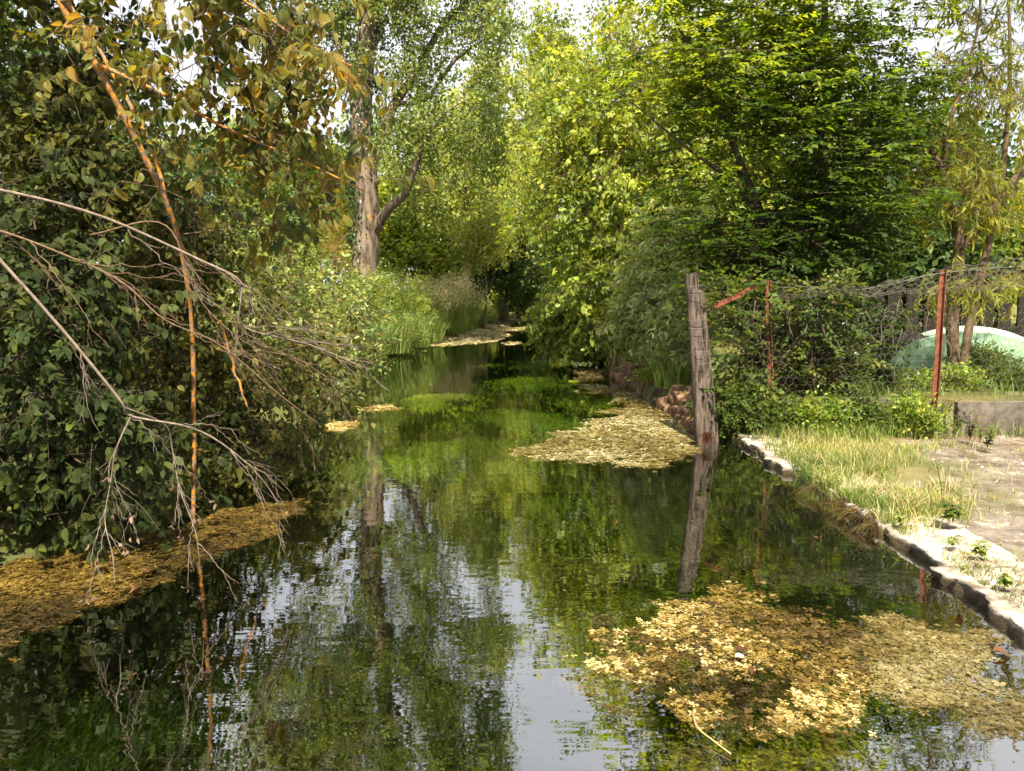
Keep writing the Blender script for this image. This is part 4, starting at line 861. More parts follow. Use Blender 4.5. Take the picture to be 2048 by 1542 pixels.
woodtree('deep green tree behind the fence and the peach tree', 1800, 21, [px_blob(1800, 330, 21, 170, 150, 1.8), px_blob(1880, 480, 20, 120, 90, 1.6), px_blob(1720, 480, 20, 130, 130, 1.6), px_blob(1830, 560, 19.5, 140, 70, 1.3)], 'bgdark', 163, 430, leaf=.12)
woodtree('leafy yellow green tree at the far right behind the peach', 2080, 24, [px_blob(2070, 470, 24, 120, 90, 2), px_blob(2180, 420, 24, 120, 120, 2), px_blob(1990, 500, 23, 120, 80, 2)], 'bgtree', 167, 330, leaf=.12)
woodtree('bright yellow green tree rising behind the hazel and the hornbeam', 1500, 18, [px_blob(1440, 270, 18, 170, 170, 1.6), px_blob(1540, 150, 18, 130, 140, 1.6), px_blob(1390, 120, 18, 90, 90, 1.4)], 'hazel', 173, 330, leaf=.085, mode='shingle')
woodtree('tall dark tree far beyond the left bank', 130, 30, [px_blob(90, 330, 30, 190, 200, 2.5), px_blob(330, 380, 31, 120, 120, 2.5), px_blob(-150, 200, 30, 260, 260, 2.5)], 'bgdark', 179, 330, leaf=.16)

woodtree('low hedge bush behind the hornbeam and the wooden post', 1500, 19, [px_blob(1480, 480, 19, 160, 120, 1.5), px_blob(1380, 560, 18.5, 110, 70, 1.2), px_blob(1620, 540, 19, 150, 90, 1.4), px_blob(1560, 380, 20, 180, 90, 1.5)], 'bgdark', 181, 330, leaf=.11, name='hedge_bush')
woodtree('green hedge bush behind the board fence', 2000, 22, [px_blob(1950, 520, 22, 190, 80, 1.5), px_blob(2120, 480, 22, 150, 110, 1.5), px_blob(1790, 560, 21.5, 140, 50, 1.3)], 'bgtree', 183, 300, leaf=.12, name='hedge_bush')
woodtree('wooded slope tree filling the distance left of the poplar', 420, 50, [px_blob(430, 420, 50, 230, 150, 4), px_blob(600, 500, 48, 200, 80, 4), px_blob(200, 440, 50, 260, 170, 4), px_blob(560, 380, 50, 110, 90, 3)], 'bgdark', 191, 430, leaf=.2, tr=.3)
woodtree('distant wood tree filling the view right of the bend', 1280, 44, [px_blob(1240, 420, 44, 170, 170, 3), px_blob(1420, 400, 44, 170, 190, 3), px_blob(1330, 260, 44, 150, 120, 3), px_blob(1250, 560, 43, 200, 60, 3)], 'bgtree', 193, 430, leaf=.17, tr=.25)
# ------------------------------------------------------------------ right bank trees
b = (3.6, 16.0, .4)
plant('hazel', 'bright yellow green hazel arching over the right side of the stream', 'tree', b,
      [[b, (3.4, 16, 2.2), P(1300, 260, 16), P(1270, 90, 16)], [b, (3.0, 15.9, 1.6), P(1180, 380, 16.2), P(1075, 335, 16.4)], [b, (3.3, 15.3, 1.7), P(1370, 330, 15.2)]], [(.12, .09, .06, .02), (.08, .06, .03, .01), (.07, .05, .02)],
      [px_blob(1250, 200, 16.2, 130, 110, 1.4), px_blob(1320, 330, 15.6, 120, 140, 1.3), px_blob(1180, 300, 16.4, 120, 110, 1.2), px_blob(1150, 440, 16.8, 100, 130, 1.2), px_blob(1280, 480, 15.6, 120, 120, 1.2), px_blob(1210, 560, 16.2, 90, 90, 1.0), px_blob(1350, 560, 14.6, 90, 110, 1.0), px_blob(1130, 180, 17, 60, 60, .8), px_blob(1300, 80, 16, 90, 70, 1.)],
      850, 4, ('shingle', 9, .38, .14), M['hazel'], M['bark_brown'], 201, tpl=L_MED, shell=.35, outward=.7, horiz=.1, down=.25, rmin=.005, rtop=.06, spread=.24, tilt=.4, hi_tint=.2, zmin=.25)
b = (2.5, 19.5, .3)
plant('alder_bush', 'round leaved bush drooping low over the water under the hazel', 'shrub', b,
      [[b, (2.0, 19.2, 1.1), P(1130, 590, 18.8)], [b, (2.2, 18.6, .9), P(1190, 640, 18)]], [(.06, .04, .015), (.05, .02)],
      [px_blob(1150, 625, 18.8, 75, 45, .8), px_blob(1110, 655, 18.6, 42, 40, .6), px_blob(1210, 650, 18, 60, 50, .8), px_blob(1160, 680, 18.2, 60, 28, .6)],
      330, 5, ('shingle', 8, .28, .12), M['hazel'], M['bark_brown'], 203, tpl=leaf_tpl([0, .5, 1], .85, .15, .1, peak=.5), shell=.4, outward=.8, horiz=.1, down=.3, rmin=.005, rtop=.035, spread=.16, tilt=.4, zmin=.12)
b = (2.75, 13.2, .4)
plant('sallow', 'silver leaved sallow shrub between the hazel and the wooden post', 'shrub', b,
      [[b, (2.6, 13.0, 1.2), P(1320, 520, 13)], [b, (2.9, 12.6, 1.1), P(1380, 580, 12.4)]], [(.05, .035, .012), (.04, .012)],
      [px_blob(1330, 570, 13, 75, 80, .6), px_blob(1290, 640, 13, 60, 50, .6), px_blob(1370, 640, 12, 55, 70, .5), px_blob(1350, 490, 13.4, 60, 60, .6)],
      280, 5, ('shingle', 10, .32, .13), M['silver'], M['bark_brown'], 207, tpl=leaf_tpl([0, .45, 1], .34, .3, .2), shell=.3, outward=.7, horiz=0, rmin=.004, rtop=.03, spread=.16, tilt=.5, zmin=.35)
b = (4.0, 10.9, .43)
HB = [px_blob(1560, 300, 10.8, 230, 170, 1.2), px_blob(1480, 150, 10.6, 200, 120, 1.1), px_blob(1680, 160, 10.8, 190, 150, 1.2), px_blob(1600, 20, 10.8, 230, 110, 1.2), px_blob(1700, 330, 10.6, 160, 130, 1.1), px_blob(1560, 450, 10.4, 190, 110, .9),
      px_blob(1680, 480, 10.2, 130, 100, .8), px_blob(1460, 400, 10.6, 120, 110, .8), px_blob(1300, 190, 10.2, 110, 40, .5), px_blob(1330, 90, 10.3, 110, 70, .6), px_blob(1450, 530, 10.2, 90, 60, .6), px_blob(1570, 560, 9.9, 150, 50, .5),
      px_blob(1620, -140, 10.8, 260, 120, 1.3), px_blob(1420, -110, 10.4, 180, 90, 1.0), px_blob(1600, 640, 9.9, 130, 70, .45), px_blob(1700, 640, 10.2, 90, 60, .5), px_blob(1600, -300, 10.8, 230, 110, 1.1), px_blob(1300, -230, 9.8, 120, 40, .5)]
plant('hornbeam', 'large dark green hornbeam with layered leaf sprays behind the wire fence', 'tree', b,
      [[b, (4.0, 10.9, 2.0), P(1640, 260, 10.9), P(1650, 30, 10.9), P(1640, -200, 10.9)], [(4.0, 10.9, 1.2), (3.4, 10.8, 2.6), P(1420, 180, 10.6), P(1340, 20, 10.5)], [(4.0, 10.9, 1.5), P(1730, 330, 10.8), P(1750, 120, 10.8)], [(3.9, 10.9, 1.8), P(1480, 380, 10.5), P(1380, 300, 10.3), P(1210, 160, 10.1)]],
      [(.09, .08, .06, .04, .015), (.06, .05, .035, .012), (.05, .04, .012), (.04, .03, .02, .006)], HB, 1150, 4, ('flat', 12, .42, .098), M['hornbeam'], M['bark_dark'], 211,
      tpl=L_MED, shell=.3, outward=.8, horiz=.75, rmin=.004, rtop=.05, spread=.16, tilt=.16, hi_tint=.75, tint_rng=(.02, .75), gap=(1.5, -.30), btint={0: .05, 1: .35, 3: .2, 7: .2, 8: .45, 9: .5, 12: .2, 13: .4, 17: .3}, parts=280, parts_tpl=[L_HI], zmin=.5, lift=.05)  # hi_tint, btint: sunlight on top and left boughs put into leaf colour
# peach tree
b = P(1912, 742, 11.2); b[2] = .40
tA = [b, P(1905, 640, 11.2), P(1918, 480, 11.1), P(1886, 345, 11.0), P(1862, 300, 10.9), P(1855, 230, 10.9)]
tB = [P(1918, 500, 11.1), P(1975, 440, 11.0), P(2040, 345, 10.9), P(2110, 250, 10.8), P(2150, 60, 10.8)]
tC = [b + np.array([.10, .05, 0]), P(1945, 620, 11.3), P(1990, 430, 11.5), P(2012, 280, 11.5), P(2020, 100, 11.5), P(2010, -120, 11.4)]
tD = [P(1886, 345, 11.0), P(1895, 260, 10.8), P(1930, 150, 10.7), P(1960, 20, 10.7), P(1950, -150, 10.6)]
plant('peach_tree', 'peach tree with forked dark trunk and long drooping yellowish leaves', 'tree', b, [tA, tB, tC, tD], [(.085, .08, .075, .05, .03, .015), (.065, .06, .05, .04, .015), (.06, .055, .05, .035, .025, .01), (.035, .03, .02, .015, .008)],
      [px_blob(1880, 350, 11.0, 90, 90, .7), px_blob(1960, 400, 10.8, 90, 70, .7), px_blob(2030, 560, 10.2, 90, 50, .5), px_blob(1890, 580, 10.4, 55, 22, .3), px_blob(2000, 200, 10.9, 80, 110, .7), px_blob(1930, 130, 10.9, 80, 70, .6), px_blob(1960, -20, 10.9, 130, 70, .8), px_blob(2080, 300, 10.8, 90, 130, .7), px_blob(1970, 300, 11.4, 100, 70, .6), px_blob(1990, -200, 10.6, 180, 110, .9), px_blob(1960, -380, 10.4, 160, 90, .8)],
      520, 3, ('hang', 9, .22, .15), M['peach'], M['bark_brown'], 223, tpl=L_LONGLO, shell=.15, gap=(1.9, -.15), outward=.5, horiz=.2, down=.2, rmin=.004, rtop=.03, spread=.16, tilt=.4, parts=150, parts_tpl=[L_LONG])
# climbers and brush on the netting
b = (3.6, 9.25, .4)
plant('bindweed', 'leafy bindweed climbing the chicken wire beside the inner rusty post', 'climber', b, [[b, (3.5, 9.2, 1.0), (3.5, 9.2, 1.6)], [(3.1, 9.2, .15), (3.0, 9.2, .8), (2.95, 9.2, 1.4)]], [(.015, .012, .006), (.012, .01, .005)],
      [px_blob(1480, 700, 9.2, 70, 60, .12), px_blob(1610, 660, 9.25, 120, 50, .15), px_blob(1560, 760, 9.3, 90, 50, .15), px_blob(1450, 620, 9.2, 55, 45, .12), px_blob(1660, 735, 9.4, 90, 40, .2), px_blob(1440, 790, 9.1, 30, 60, .1), px_blob(1640, 590, 9.1, 120, 22, .12)],
      210, 3, ('flat', 8, .26, .08), M['vine'], M['twig_red'], 227, tpl=L_MED, shell=.1, outward=.6, horiz=.4, rmin=.0025, rtop=.01, spread=.1, tilt=.4, zmin=.2)
b = (4.2, 9.7, .43)
plant('laurel_bush', 'dark bush pressed against the back of the chicken wire', 'shrub', b, [[b, (4.1, 9.8, 1.0), (4.0, 9.8, 1.5)]], [(.04, .03, .015)],
      [px_blob(1600, 720, 9.9, 130, 70, .3), px_blob(1500, 790, 9.7, 90, 50, .3), px_blob(1680, 680, 10.2, 100, 90, .4), px_blob(1590, 620, 10, 150, 60, .35)],
      230, 4, ('bush', 9, .26, .085), M['ivy'], M['bark_dark'], 229, tpl=L_MED, shell=.1, outward=.5, horiz=.3, rmin=.003, rtop=.02, spread=.14, zmin=.35)
# dead vine stems hanging in the netting
dv = thing('dead_vine', 'pale dead vine stems hanging in the chicken wire', 'vine', (4.0, FY, 1.6)); rng = np.random.default_rng(15)
for k in range(26):
    x = rng.uniform(2.75, 5.2); z = rng.uniform(1.25, 1.68); L = rng.uniform(.25, .75); n = 7
    q = np.stack([x + np.cumsum(rng.normal(rng.normal(0, .025), .022, n)), FY + .02 + rng.normal(0, .02, n), z - np.linspace(0, L, n)], 1)
    mb = MB(); sweep(mb, curve(q, 18), np.linspace(.0038, .0016, 18), 5); mb.build('stem', M['twig'], dv)

# ------------------------------------------------------------------ dead branches over the water, left
def twigs(mb, pts, r0, r1, rng, nside, length, depth, down=.25, tips=None):
    n = len(pts); q = curve(pts, max(8, 5 * n)); m = len(q)
    q[1:-1] += rng.normal(0, .022 * np.linalg.norm(q[-1] - q[0]) , (m - 2, 3)) * .5; sweep(mb, q, np.linspace(r0, r1, m), 7 if r0 > .006 else 5, .5, .12, rng.uniform(0, 9))
    if tips is not None: tips.append((q[-1], nrm(q[-1] - q[-3])))
    if depth <= 0: return
    for k in range(nside):
        f = rng.uniform(.2, .97); i = int(f * (m - 2)); d = nrm(q[i + 1] - q[i]); side = nrm(np.cross(d, rng.normal(0, 1, 3)))
        v = nrm(d * rng.uniform(.7, 1.2) + side * rng.uniform(.35, .8) * np.array([1, .6, 1]) + np.array([0, 0, -down * rng.uniform(0, 1.5)])); L = length * rng.uniform(.4, 1.2)
        mid = q[i] + v * L * .5 + rng.normal(0, .035 * L, 3); e = q[i] + v * L + rng.normal(0, .05 * L, 3)
        rr = max(.0013, (r0 + (r1 - r0) * f) * .55); twigs(mb, [q[i], mid, e], rr, max(.0009, rr * .45), rng, max(1, nside // 2), length * .55, depth - 1, down, tips)
DB = [
 ('long bare grey branch reaching from the left edge across the dogwood', [(-160, 360, 4.3), (0, 380, 4.4), (200, 432, 4.5), (400, 520, 4.6), (478, 560, 4.65), (482, 600, 4.65), (490, 655, 4.7), (620, 690, 4.8), (740, 740, 4.9)], .0095, 13, .42, 3, 'twig'),
 ('bare branch below it forking into fine twigs over the water', [(-120, 440, 4.2), (0, 462, 4.2), (130, 510, 4.25), (245, 565, 4.3), (330, 640, 4.35), (440, 690, 4.5), (560, 790, 4.6), (640, 850, 4.7)], .007, 11, .42, 3, 'twig_red'),
 ('thick dead branch slanting down from the left edge and forking low', [(-130, 380, 3.9), (0, 520, 3.95), (130, 665, 4.0), (240, 800, 4.05), (262, 832, 4.1), (390, 858, 4.2), (480, 915, 4.3), (540, 980, 4.4), (580, 1055, 4.5)], .009, 8, .36, 3, 'twig'),
 ('thin dead branch hanging to the weed mat from the low fork', [(262, 832, 4.1), (232, 900, 4.05), (222, 960, 4.05), (210, 1040, 4.0), (225, 1110, 3.95), (230, 1170, 3.9)], .0045, 7, .22, 2, 'twig'),
 ('dead branch with brown withered leaves drooping beside the lichen stem', [(250, 815, 4.1), (330, 850, 4.3), (345, 900, 4.35), (360, 980, 4.3), (390, 1060, 4.2), (400, 1130, 4.15)], .0045, 7, .22, 2, 'twig'),
 ('bare twiggy branch arching through the middle of the olive thicket', [(180, 470, 5.0), (330, 450, 5.0), (400, 600, 5.1), (500, 690, 5.2), (600, 720, 5.3), (700, 790, 5.4)], .0055, 11, .48, 3, 'twig_red'),
]
for k, (lab, pp, r, ns, L, dep, mt) in enumerate(DB):
    rng = np.random.default_rng(300 + k); pts = [P(*q) for q in pp]; root = thing('dead_branch', lab, 'branch', pts[0], 'dead branches over the water'); tips = []
    mb = MB(); q = curve(pts, 40); sweep(mb, q, np.linspace(r, r * .35, 40), 9, .5, .1, k); mb.build('bough', M[mt], root)
    mb = MB()
    for _ in range(ns):
        f = rng.uniform(.15, .97); i = int(f * 38); d = nrm(q[i + 1] - q[i]); side = nrm(np.cross(d, np.array([0, 1, 0]) + rng.normal(0, .5, 3))) * rng.choice([-1, 1])
        v = nrm(d * 1.1 + side * rng.uniform(.25, .8) + np.array([.15, 0, -.08])); Lk = L * rng.uniform(.6, 2.0); rr = r * (1 - .65 * f) * .5
        e = q[i] + v * Lk + np.array([0, 0, -.05 * Lk]); twigs(mb, [q[i], q[i] + v * Lk * .5 + rng.normal(0, .03 * Lk, 3), e], max(rr, .0022), .0012, rng, 3, L * .5, dep - 1, .25, tips)
    mb.build('twiggery', M['twig_red' if mt == 'twig_red' else 'twig'], root)
    if k in (3, 4):
        for c, d in tips[:70:2]:
            m2 = MB(); nl = 2; put_leaves(m2, L_HI2, c + rng.normal(0, .012, (nl, 3)), np.array([0, 0, -1.0]) + rng.normal(0, .45, (nl, 3)), rng.normal(0, 1, (nl, 3)), rng.uniform(.022, .042, nl), rng.uniform(.3, 1, nl))
            m2.build('withered_leaf', M['withered'], root)
mbx = MB(); rng = np.random.default_rng(71)
ls = thing('lichen_branch', 'short orange lichen covered branch hanging right of the main stem', 'branch', P(455, 690, 5.9))
twigs(mbx, [P(440, 640, 6.0), P(458, 700, 5.95), P(478, 770, 5.9), P(500, 822, 5.85)], .012, .007, rng, 3, .12, 1); mbx.build('bough', M['bark_lichen'], ls)

# ------------------------------------------------------------------ herbs, grasses and reeds
def blades(mb, base, n, h, rad, rng, lean=.35, w=.012, tint=(.1, .8), seg=3, dirb=None, flop=.5):
    """curved tapering blades"""
    a = rng.uniform(0, 2 * math.pi, n); r = rad * np.sqrt(rng.uniform(0, 1, n)); H = h * rng.uniform(.55, 1.1, n)
    b = base + np.stack([r * np.cos(a), r * np.sin(a), 0 * r], 1); d = np.stack([np.cos(a), np.sin(a)], 1) * (lean * rng.uniform(.2, 1.3, n))[:, None] + rng.normal(0, .1, (n, 2))
    if dirb is not None: d = d + np.array(dirb)
    s = np.linspace(0, 1, seg + 1); k = 2 * seg + 1
    side = nrm(np.stack([-d[:, 1], d[:, 0], 0 * a], 1) + rng.normal(0, .3, (n, 3)) * np.array([1, 1, 0])); V = np.zeros((n, k, 3)); LC = np.zeros((n, k, 3)); LC[..., 2] = np.clip(rng.uniform(tint[0], tint[1], n), 0, 1)[:, None]
    for q, t in enumerate(s):
        c = b + np.concatenate([d * (t ** 1.6 * H)[:, None], (H * (t - flop * lean * t ** 2.2))[:, None]], 1)
        if q < seg: V[:, 2 * q] = c - side * w * .5 * (1 - .6 * t); V[:, 2 * q + 1] = c + side * w * .5 * (1 - .6 * t); LC[:, 2 * q, :2] = (t, -1); LC[:, 2 * q + 1, :2] = (t, 1)
        else: V[:, 2 * q] = c; LC[:, 2 * q, :2] = (1, 0)
    Fq = np.array([(2 * q, 2 * q + 1, 2 * q + 3, 2 * q + 2) for q in range(seg - 1)]); Ft = np.array([(2 * seg - 2, 2 * seg - 1, 2 * seg)]); off = np.arange(n) * k
    mb.add(V.reshape(-1, 3), [(f[None] + off[:, None, None]).reshape(-1, f.shape[1]) for f in (Fq, Ft)], LC.reshape(-1, 3))
    return V[:, -1]
rng = np.random.default_rng(91)
# feathery tall grass on the left bank
for k, (px, py, Yd, h, lab) in enumerate((
    (862, 650, 28, 1.9, 'tall feathery seeding grass nearest the bank bend'), (892, 650, 30, 1.9, 'tall feathery seeding grass in the middle of the bank'), (922, 648, 33, 1.6, 'tall feathery seeding grass farthest along the bank'), (842, 660, 26.5, 1.5, 'tall feathery seeding grass close to the green herbs'))):
    c = P(px, py, Yd); c[2] = .35; root = thing('tall_grass', lab, 'grass clump', c, 'feathery grasses on the left bank'); mb = MB(); tip = blades(mb, c, 500, h * 1.0, .7, rng, .3, .022, (.1, .8)); mb.build('blade_tuft', M['grass'], root)
    m2 = MB(); pk = tip[rng.choice(len(tip), 170, False)]; m = 16
    pos = np.repeat(pk, m, 0) + rng.normal(0, 1, (170 * m, 3)) * np.array([.06, .06, .15]); X = rng.normal(0, .6, pos.shape) + np.array([0, 0, .6]); put_leaves(m2, L_LO, pos, X, rng.normal(0, 1, pos.shape), rng.uniform(.04, .08, len(pos)), rng.uniform(0, 1, len(pos))); m2.build('seed_head', M['seedhead'], root)
for k, (px, py, Yd, h, lab) in enumerate(((745, 610, 20.5, 1.0, 'bright green grass below the poplar foot'), (790, 640, 22.5, 1.2, 'bright green grass left of the feathery grass'), (700, 620, 18.5, .9, 'green grass tuft rising from the brambles'), (825, 660, 25, 1.0, 'green grass tuft near the waterline bend'), (880, 655, 29.5, .9, 'low green grass before the feathery grass'), (770, 575, 25, 1.5, 'tall green grass at the right side of the poplar foot'))):
    c = P(px, py, Yd); c[2] = max(.1, float(ground_z(np.array([c[0]]), np.array([c[1]]))[0])); mb = MB(); blades(mb, c, 700, h, 1.0, rng, .35, .024, (.0, .6)); o = mb.build('grass_tuft', M['grass']); tag(o, lab, 'grass clump', 'green grass tufts on the left bank')
# leafy herbs
HERB = [(805, 600, 24.5, 55, 60, 'tall green nettles at the bend of the left bank', 'herb'), (735, 590, 21.5, 60, 34, 'light green herbs in front of the poplar foot', 'herb'), (870, 645, 30.5, 60, 22, 'low yellow green herbs along the waterline', 'herb'), (950, 628, 37, 40, 22, 'green herbs beyond the feathery grass', 'herb'), (790, 668, 21.5, 50, 26, 'dark herbs hanging over the waterline', 'bramble'), (830, 640, 26, 50, 34, 'yellowish herbs in front of the feathery grass', 'herb'), (915, 640, 33, 36, 24, 'bright low herbs below the feathery grass', 'herb')]
for k, (px, py, Yd, rx, rz, lab, mt) in enumerate(HERB):
    c = P(px, py, Yd); b = np.array([c[0], c[1] + .1, .3])
    plant('herb_patch', lab, 'herbs', b, [[b, b + np.array([.02, 0, .3]), b + np.array([.05, 0, max(.5, c[2] - .2)])]], [(.012, .01, .006)], [px_blob(px, py, Yd, rx, rz, .6), px_blob(px + rx * .5, py + rz * .4, Yd - .3, rx * .6, rz * .6, .5)], 190, 4, ('bush', 9, .26, .11), M[mt], M['twig_red'], 400 + k, twig=False, tpl=L_LONGLO, shell=.1, outward=.35, horiz=0, down=-.9, gap=(1.6, -.4), tint_rng=(0, 1), rmin=.004, rtop=.01, spread=.12, tilt=.4, zmin=.03)
GH = [(1760, 775, 10.2, 70, 28, 'lush green garden plants above the concrete slab'), (1900, 775, 10.0, 60, 30, 'green garden plants behind the right rusty post'), (2010, 775, 10.2, 70, 28, 'green crop leaves in front of the net tunnel'), (1700, 735, 11.2, 60, 28, 'leafy garden plants beside the compost heap'), (1540, 835, 8.95, 60, 34, 'weeds covering the wall foot under the netting'), (1640, 838, 8.95, 60, 26, 'weeds along the concrete slab left of the grass'), (1720, 832, 8.98, 50, 22, 'ragged weeds hiding the middle concrete slab'), (1830, 838, 8.9, 40, 26, 'ragged weeds at the joint of the concrete slabs'), (1440, 815, 9.05, 30, 40, 'creeper at the foot of the wooden post'), (1330, 770, 12.2, 60, 18, 'trailing plants on top of the rotten timbers'), (1960, 720, 12.0, 60, 16, 'crop plants growing under the net tunnel')]
for k, (px, py, Yd, rx, rz, lab) in enumerate(GH):
    c = P(px, py, Yd); b = np.array([c[0], c[1], float(ground_z(np.array([c[0]]), np.array([c[1]]))[0])])
    plant('garden_plant', lab, 'plants', b, [[b, b + np.array([.01, 0, .1]), b + np.array([.02, 0, .25])]], [(.008, .007, .004)], [px_blob(px, py, Yd, rx, rz, .25)], 100, 4, ('bush', 8, .14, .055), M['vine' if k % 2 == 0 else 'herb'], M['twig_red'], 450 + k, twig=False, tpl=L_MED, shell=.1, outward=.3, horiz=0, down=-.4, rmin=.003, rtop=.006, spread=.07, tilt=.4, zmin=b[2] - .02)
# reed and iris clumps
for px, Yd, h, n, lab in ((955, 35, 1.2, 90, 'upright green iris clump at the end of the left bank'), (978, 40, 1.1, 80, 'small reed clump by the far water'), (1352, 11.4, .62, 60, 'bright iris leaves beside the wooden post'), (935, 34, 1.3, 80, 'tall reed clump standing in the feathery grass')):
    c = P(px, 640, Yd); c[2] = float(ground_z(np.array([c[0]]), np.array([c[1]]))[0]); c[2] = max(c[2], .02); mb = MB(); blades(mb, c, n, h, .28, rng, .35, .035, (.2, .9), 4); o = mb.build('iris_clump', M['reed']); tag(o, lab, 'iris')
# pale dead flower heads at the far bend
# grass on the near right bank
mb = MB(); gx, gy, gh = [], [], []
TUFT = [(1700, 900, 190, 55, 3600, .14), (1620, 895, 110, 50, 2400, .15), (1790, 960, 140, 50, 1900, .11), (1760, 1010, 160, 38, 3000, .12), (1850, 1005, 90, 30, 1200, .12), (1640, 950, 100, 30, 1800, .15), (1700, 866, 200, 14, 1500, .28), (1560, 890, 50, 18, 400, .13), (1940, 1110, 130, 40, 900, .07), (1990, 1180, 100, 35, 500, .06), (1840, 885, 150, 24, 1000, .12), (1900, 940, 200, 60, 500, .05), (1690, 985, 70, 14, 900, .13), (1780, 1050, 60, 10, 500, .09)]
rng = np.random.default_rng(95)
for px, py, rx, ry, n, h in TUFT:
    for _ in range(n):
        q = G(px + rng.normal(0, rx * .5), py + rng.normal(0, ry * .5), .11)
        if q[0] > 2.6 and q[1] < 8.98 and wob(q, 2.3, 3) + .7 * wob(q, 6.1, 5) > -.15 + rng.normal(0, .3) - (.5 if q[0] < 3.3 else 0): gx.append(q[0]); gy.append(q[1]); gh.append(h)
gx, gy, gh = np.array(gx), np.array(gy), np.array(gh); base = np.stack([gx, gy, ground_z(gx, gy) - .005], 1)
dry = np.clip(.42 + .5 * wob(base, 1.5, 6) + .12 * (gx - 3.4), 0, 1)
for lo, hi, tn_ in ((0, .3, (.0, .45)), (.3, .55, (.15, .7)), (.55, .8, (.4, .95)), (.8, 1.01, (.6, 1.))):
    for h0 in np.unique(gh):
        w_ = (dry >= lo) & (dry < hi) & (gh == h0)
        if w_.sum(): blades(mb, base[w_], int(w_.sum()), h0, 0.0001, rng, .55, .0065, tn_, 3)
o = mb.build('bank_grass', M['grass']); tag(o, 'yellowing grass growing on the path edge by the water', 'grass', kind='stuff')
mb = MB(); w_ = rng.uniform(0, 1, len(base)) < .09; blades(mb, base[w_], int(w_.sum()), .22, .0001, rng, .8, .005, (.1, 1.), 3); o = mb.build('dry_stalks', M['straw']); tag(o, 'dry straw stalks standing among the bank grass', 'grass', kind='stuff')
# grass along the wall foot and garden edge
mb = MB(); n = 2600; gx = rng.uniform(2.8, 8.5, n); gy = np.where(rng.uniform(0, 1, n) < .35, rng.normal(8.75, .07, n), rng.uniform(9.25, 11.6, n)); keep = (gy < 8.82) | (gy > 9.2); gx, gy = gx[keep], gy[keep]
base = np.stack([gx, gy, ground_z(gx, gy) - .01], 1); blades(mb, base, len(gx), .26, .0001, rng, .5, .010, (.05, .75), 3); o = mb.build('garden_grass', M['grass']); tag(o, 'unmown grass along the concrete wall and garden bed', 'grass', kind='stuff')
# straw litter on the path
mb = MB(); n = 1500; gx = 2.75 + rng.uniform(0, 1, n) ** .7 * 4.5; gy = np.where(rng.uniform(0, 1, n) < .55, rng.normal(8.45, .3, n), rng.uniform(3.2, 8.8, n)); ok = gy < 8.95; gx, gy = gx[ok], gy[ok]
A = np.stack([gx, gy, ground_z(gx, gy) + .008], 1); a = rng.uniform(0, 6.28, len(gx)); Lg = rng.uniform(.03, .12, len(gx)); frustums(mb, A, A + np.stack([np.cos(a) * Lg, np.sin(a) * Lg, rng.uniform(0, .015, len(gx))], 1), .0022, .0012, 3, rng.uniform(0, 1))
o = mb.build('straw_litter', M['straw']); tag(o, 'dry straw and stalks scattered over the pale path', 'litter', kind='stuff')
# crumbs of stone on the path
mb = MB(); n = 900; gx = rng.uniform(2.7, 7, n); gy = rng.uniform(3, 8.8, n); 
oct_v = np.array([(1, 0, 0), (-1, 0, 0), (0, 1, 0), (0, -1, 0), (0, 0, .6), (0, 0, -.6)], float); oct_f = np.array([(0, 2, 4), (2, 1, 4), (1, 3, 4), (3, 0, 4), (2, 0, 5), (1, 2, 5), (3, 1, 5), (0, 3, 5)])
sz = rng.uniform(.004, .016, n) * (1 + (rng.uniform(0, 1, n) > .96)); V = (oct_v[None] * rng.uniform(.6, 1.3, (n, 6, 3))) * sz[:, None, None] + np.stack([gx, gy, ground_z(gx, gy) + sz * .3], 1)[:, None]
mb.add(V.reshape(-1, 3), (oct_f[None] + (np.arange(n) * 6)[:, None, None]).reshape(-1, 3)); o = mb.build('gravel', M['stone'], smooth=False); tag(o, 'small pale stones strewn on the path', 'gravel', kind='stuff')

# broad leaved weeds on the right bank
def weed(px, py, h, n, leaf, lab, seed, mt='vine', z=.11):
    r = np.random.default_rng(seed); c = G(px, py, z); root = thing('weed', lab, 'weed', c); mb = MB(); ms = MB(); pos, X, Z, s, t = [], [], [], [], []
    for k in range(n):
        a = r.uniform(0, 6.28); d = np.array([math.cos(a), math.sin(a), 0]) * r.uniform(.15, .7); L = h * r.uniform(.5, 1.1); e = c + d * L * .6 + np.array([0, 0, L]); sweep(ms, curve([c, c + d * L * .2 + np.array([0, 0, L * .5]), e], 6), .003, 4)
        for q in range(5):
            f = r.uniform(.15, 1); p = c + (e - c) * f; aa = r.uniform(0, 6.28); pos.append(p); X.append((math.cos(aa), math.sin(aa), r.uniform(-.2, .5))); Z.append((r.normal(0, .3), r.normal(0, .3), 1)); s.append(leaf * r.uniform(.6, 1.2)); t.append(r.uniform(.1, .9))
    put_leaves(mb, L_HI, np.array(pos), np.array(X, float), np.array(Z, float), np.array(s), np.array(t)); ms.build('stem', M['twig_red'], root); mb.build('foliage', M[mt], root)
weed(1905, 1045, .16, 9, .075, 'dock like green weed on the path edge', 501); weed(1885, 1015, .34, 2, .045, 'thin upright weed rising above the path edge', 502); weed(1800, 1045, .05, 8, .04, 'low weed mat beside the pale kerb stone', 503, 'bramble')
weed(1960, 1110, .07, 12, .05, 'spreading grey green weed on the near bank', 504, 'bramble'); weed(2010, 1170, .06, 10, .045, 'low grey weed nearest the camera', 505, 'bramble'); weed(1905, 1090, .06, 9, .045, 'small weed behind the fallen brown leaf', 506, 'bramble')
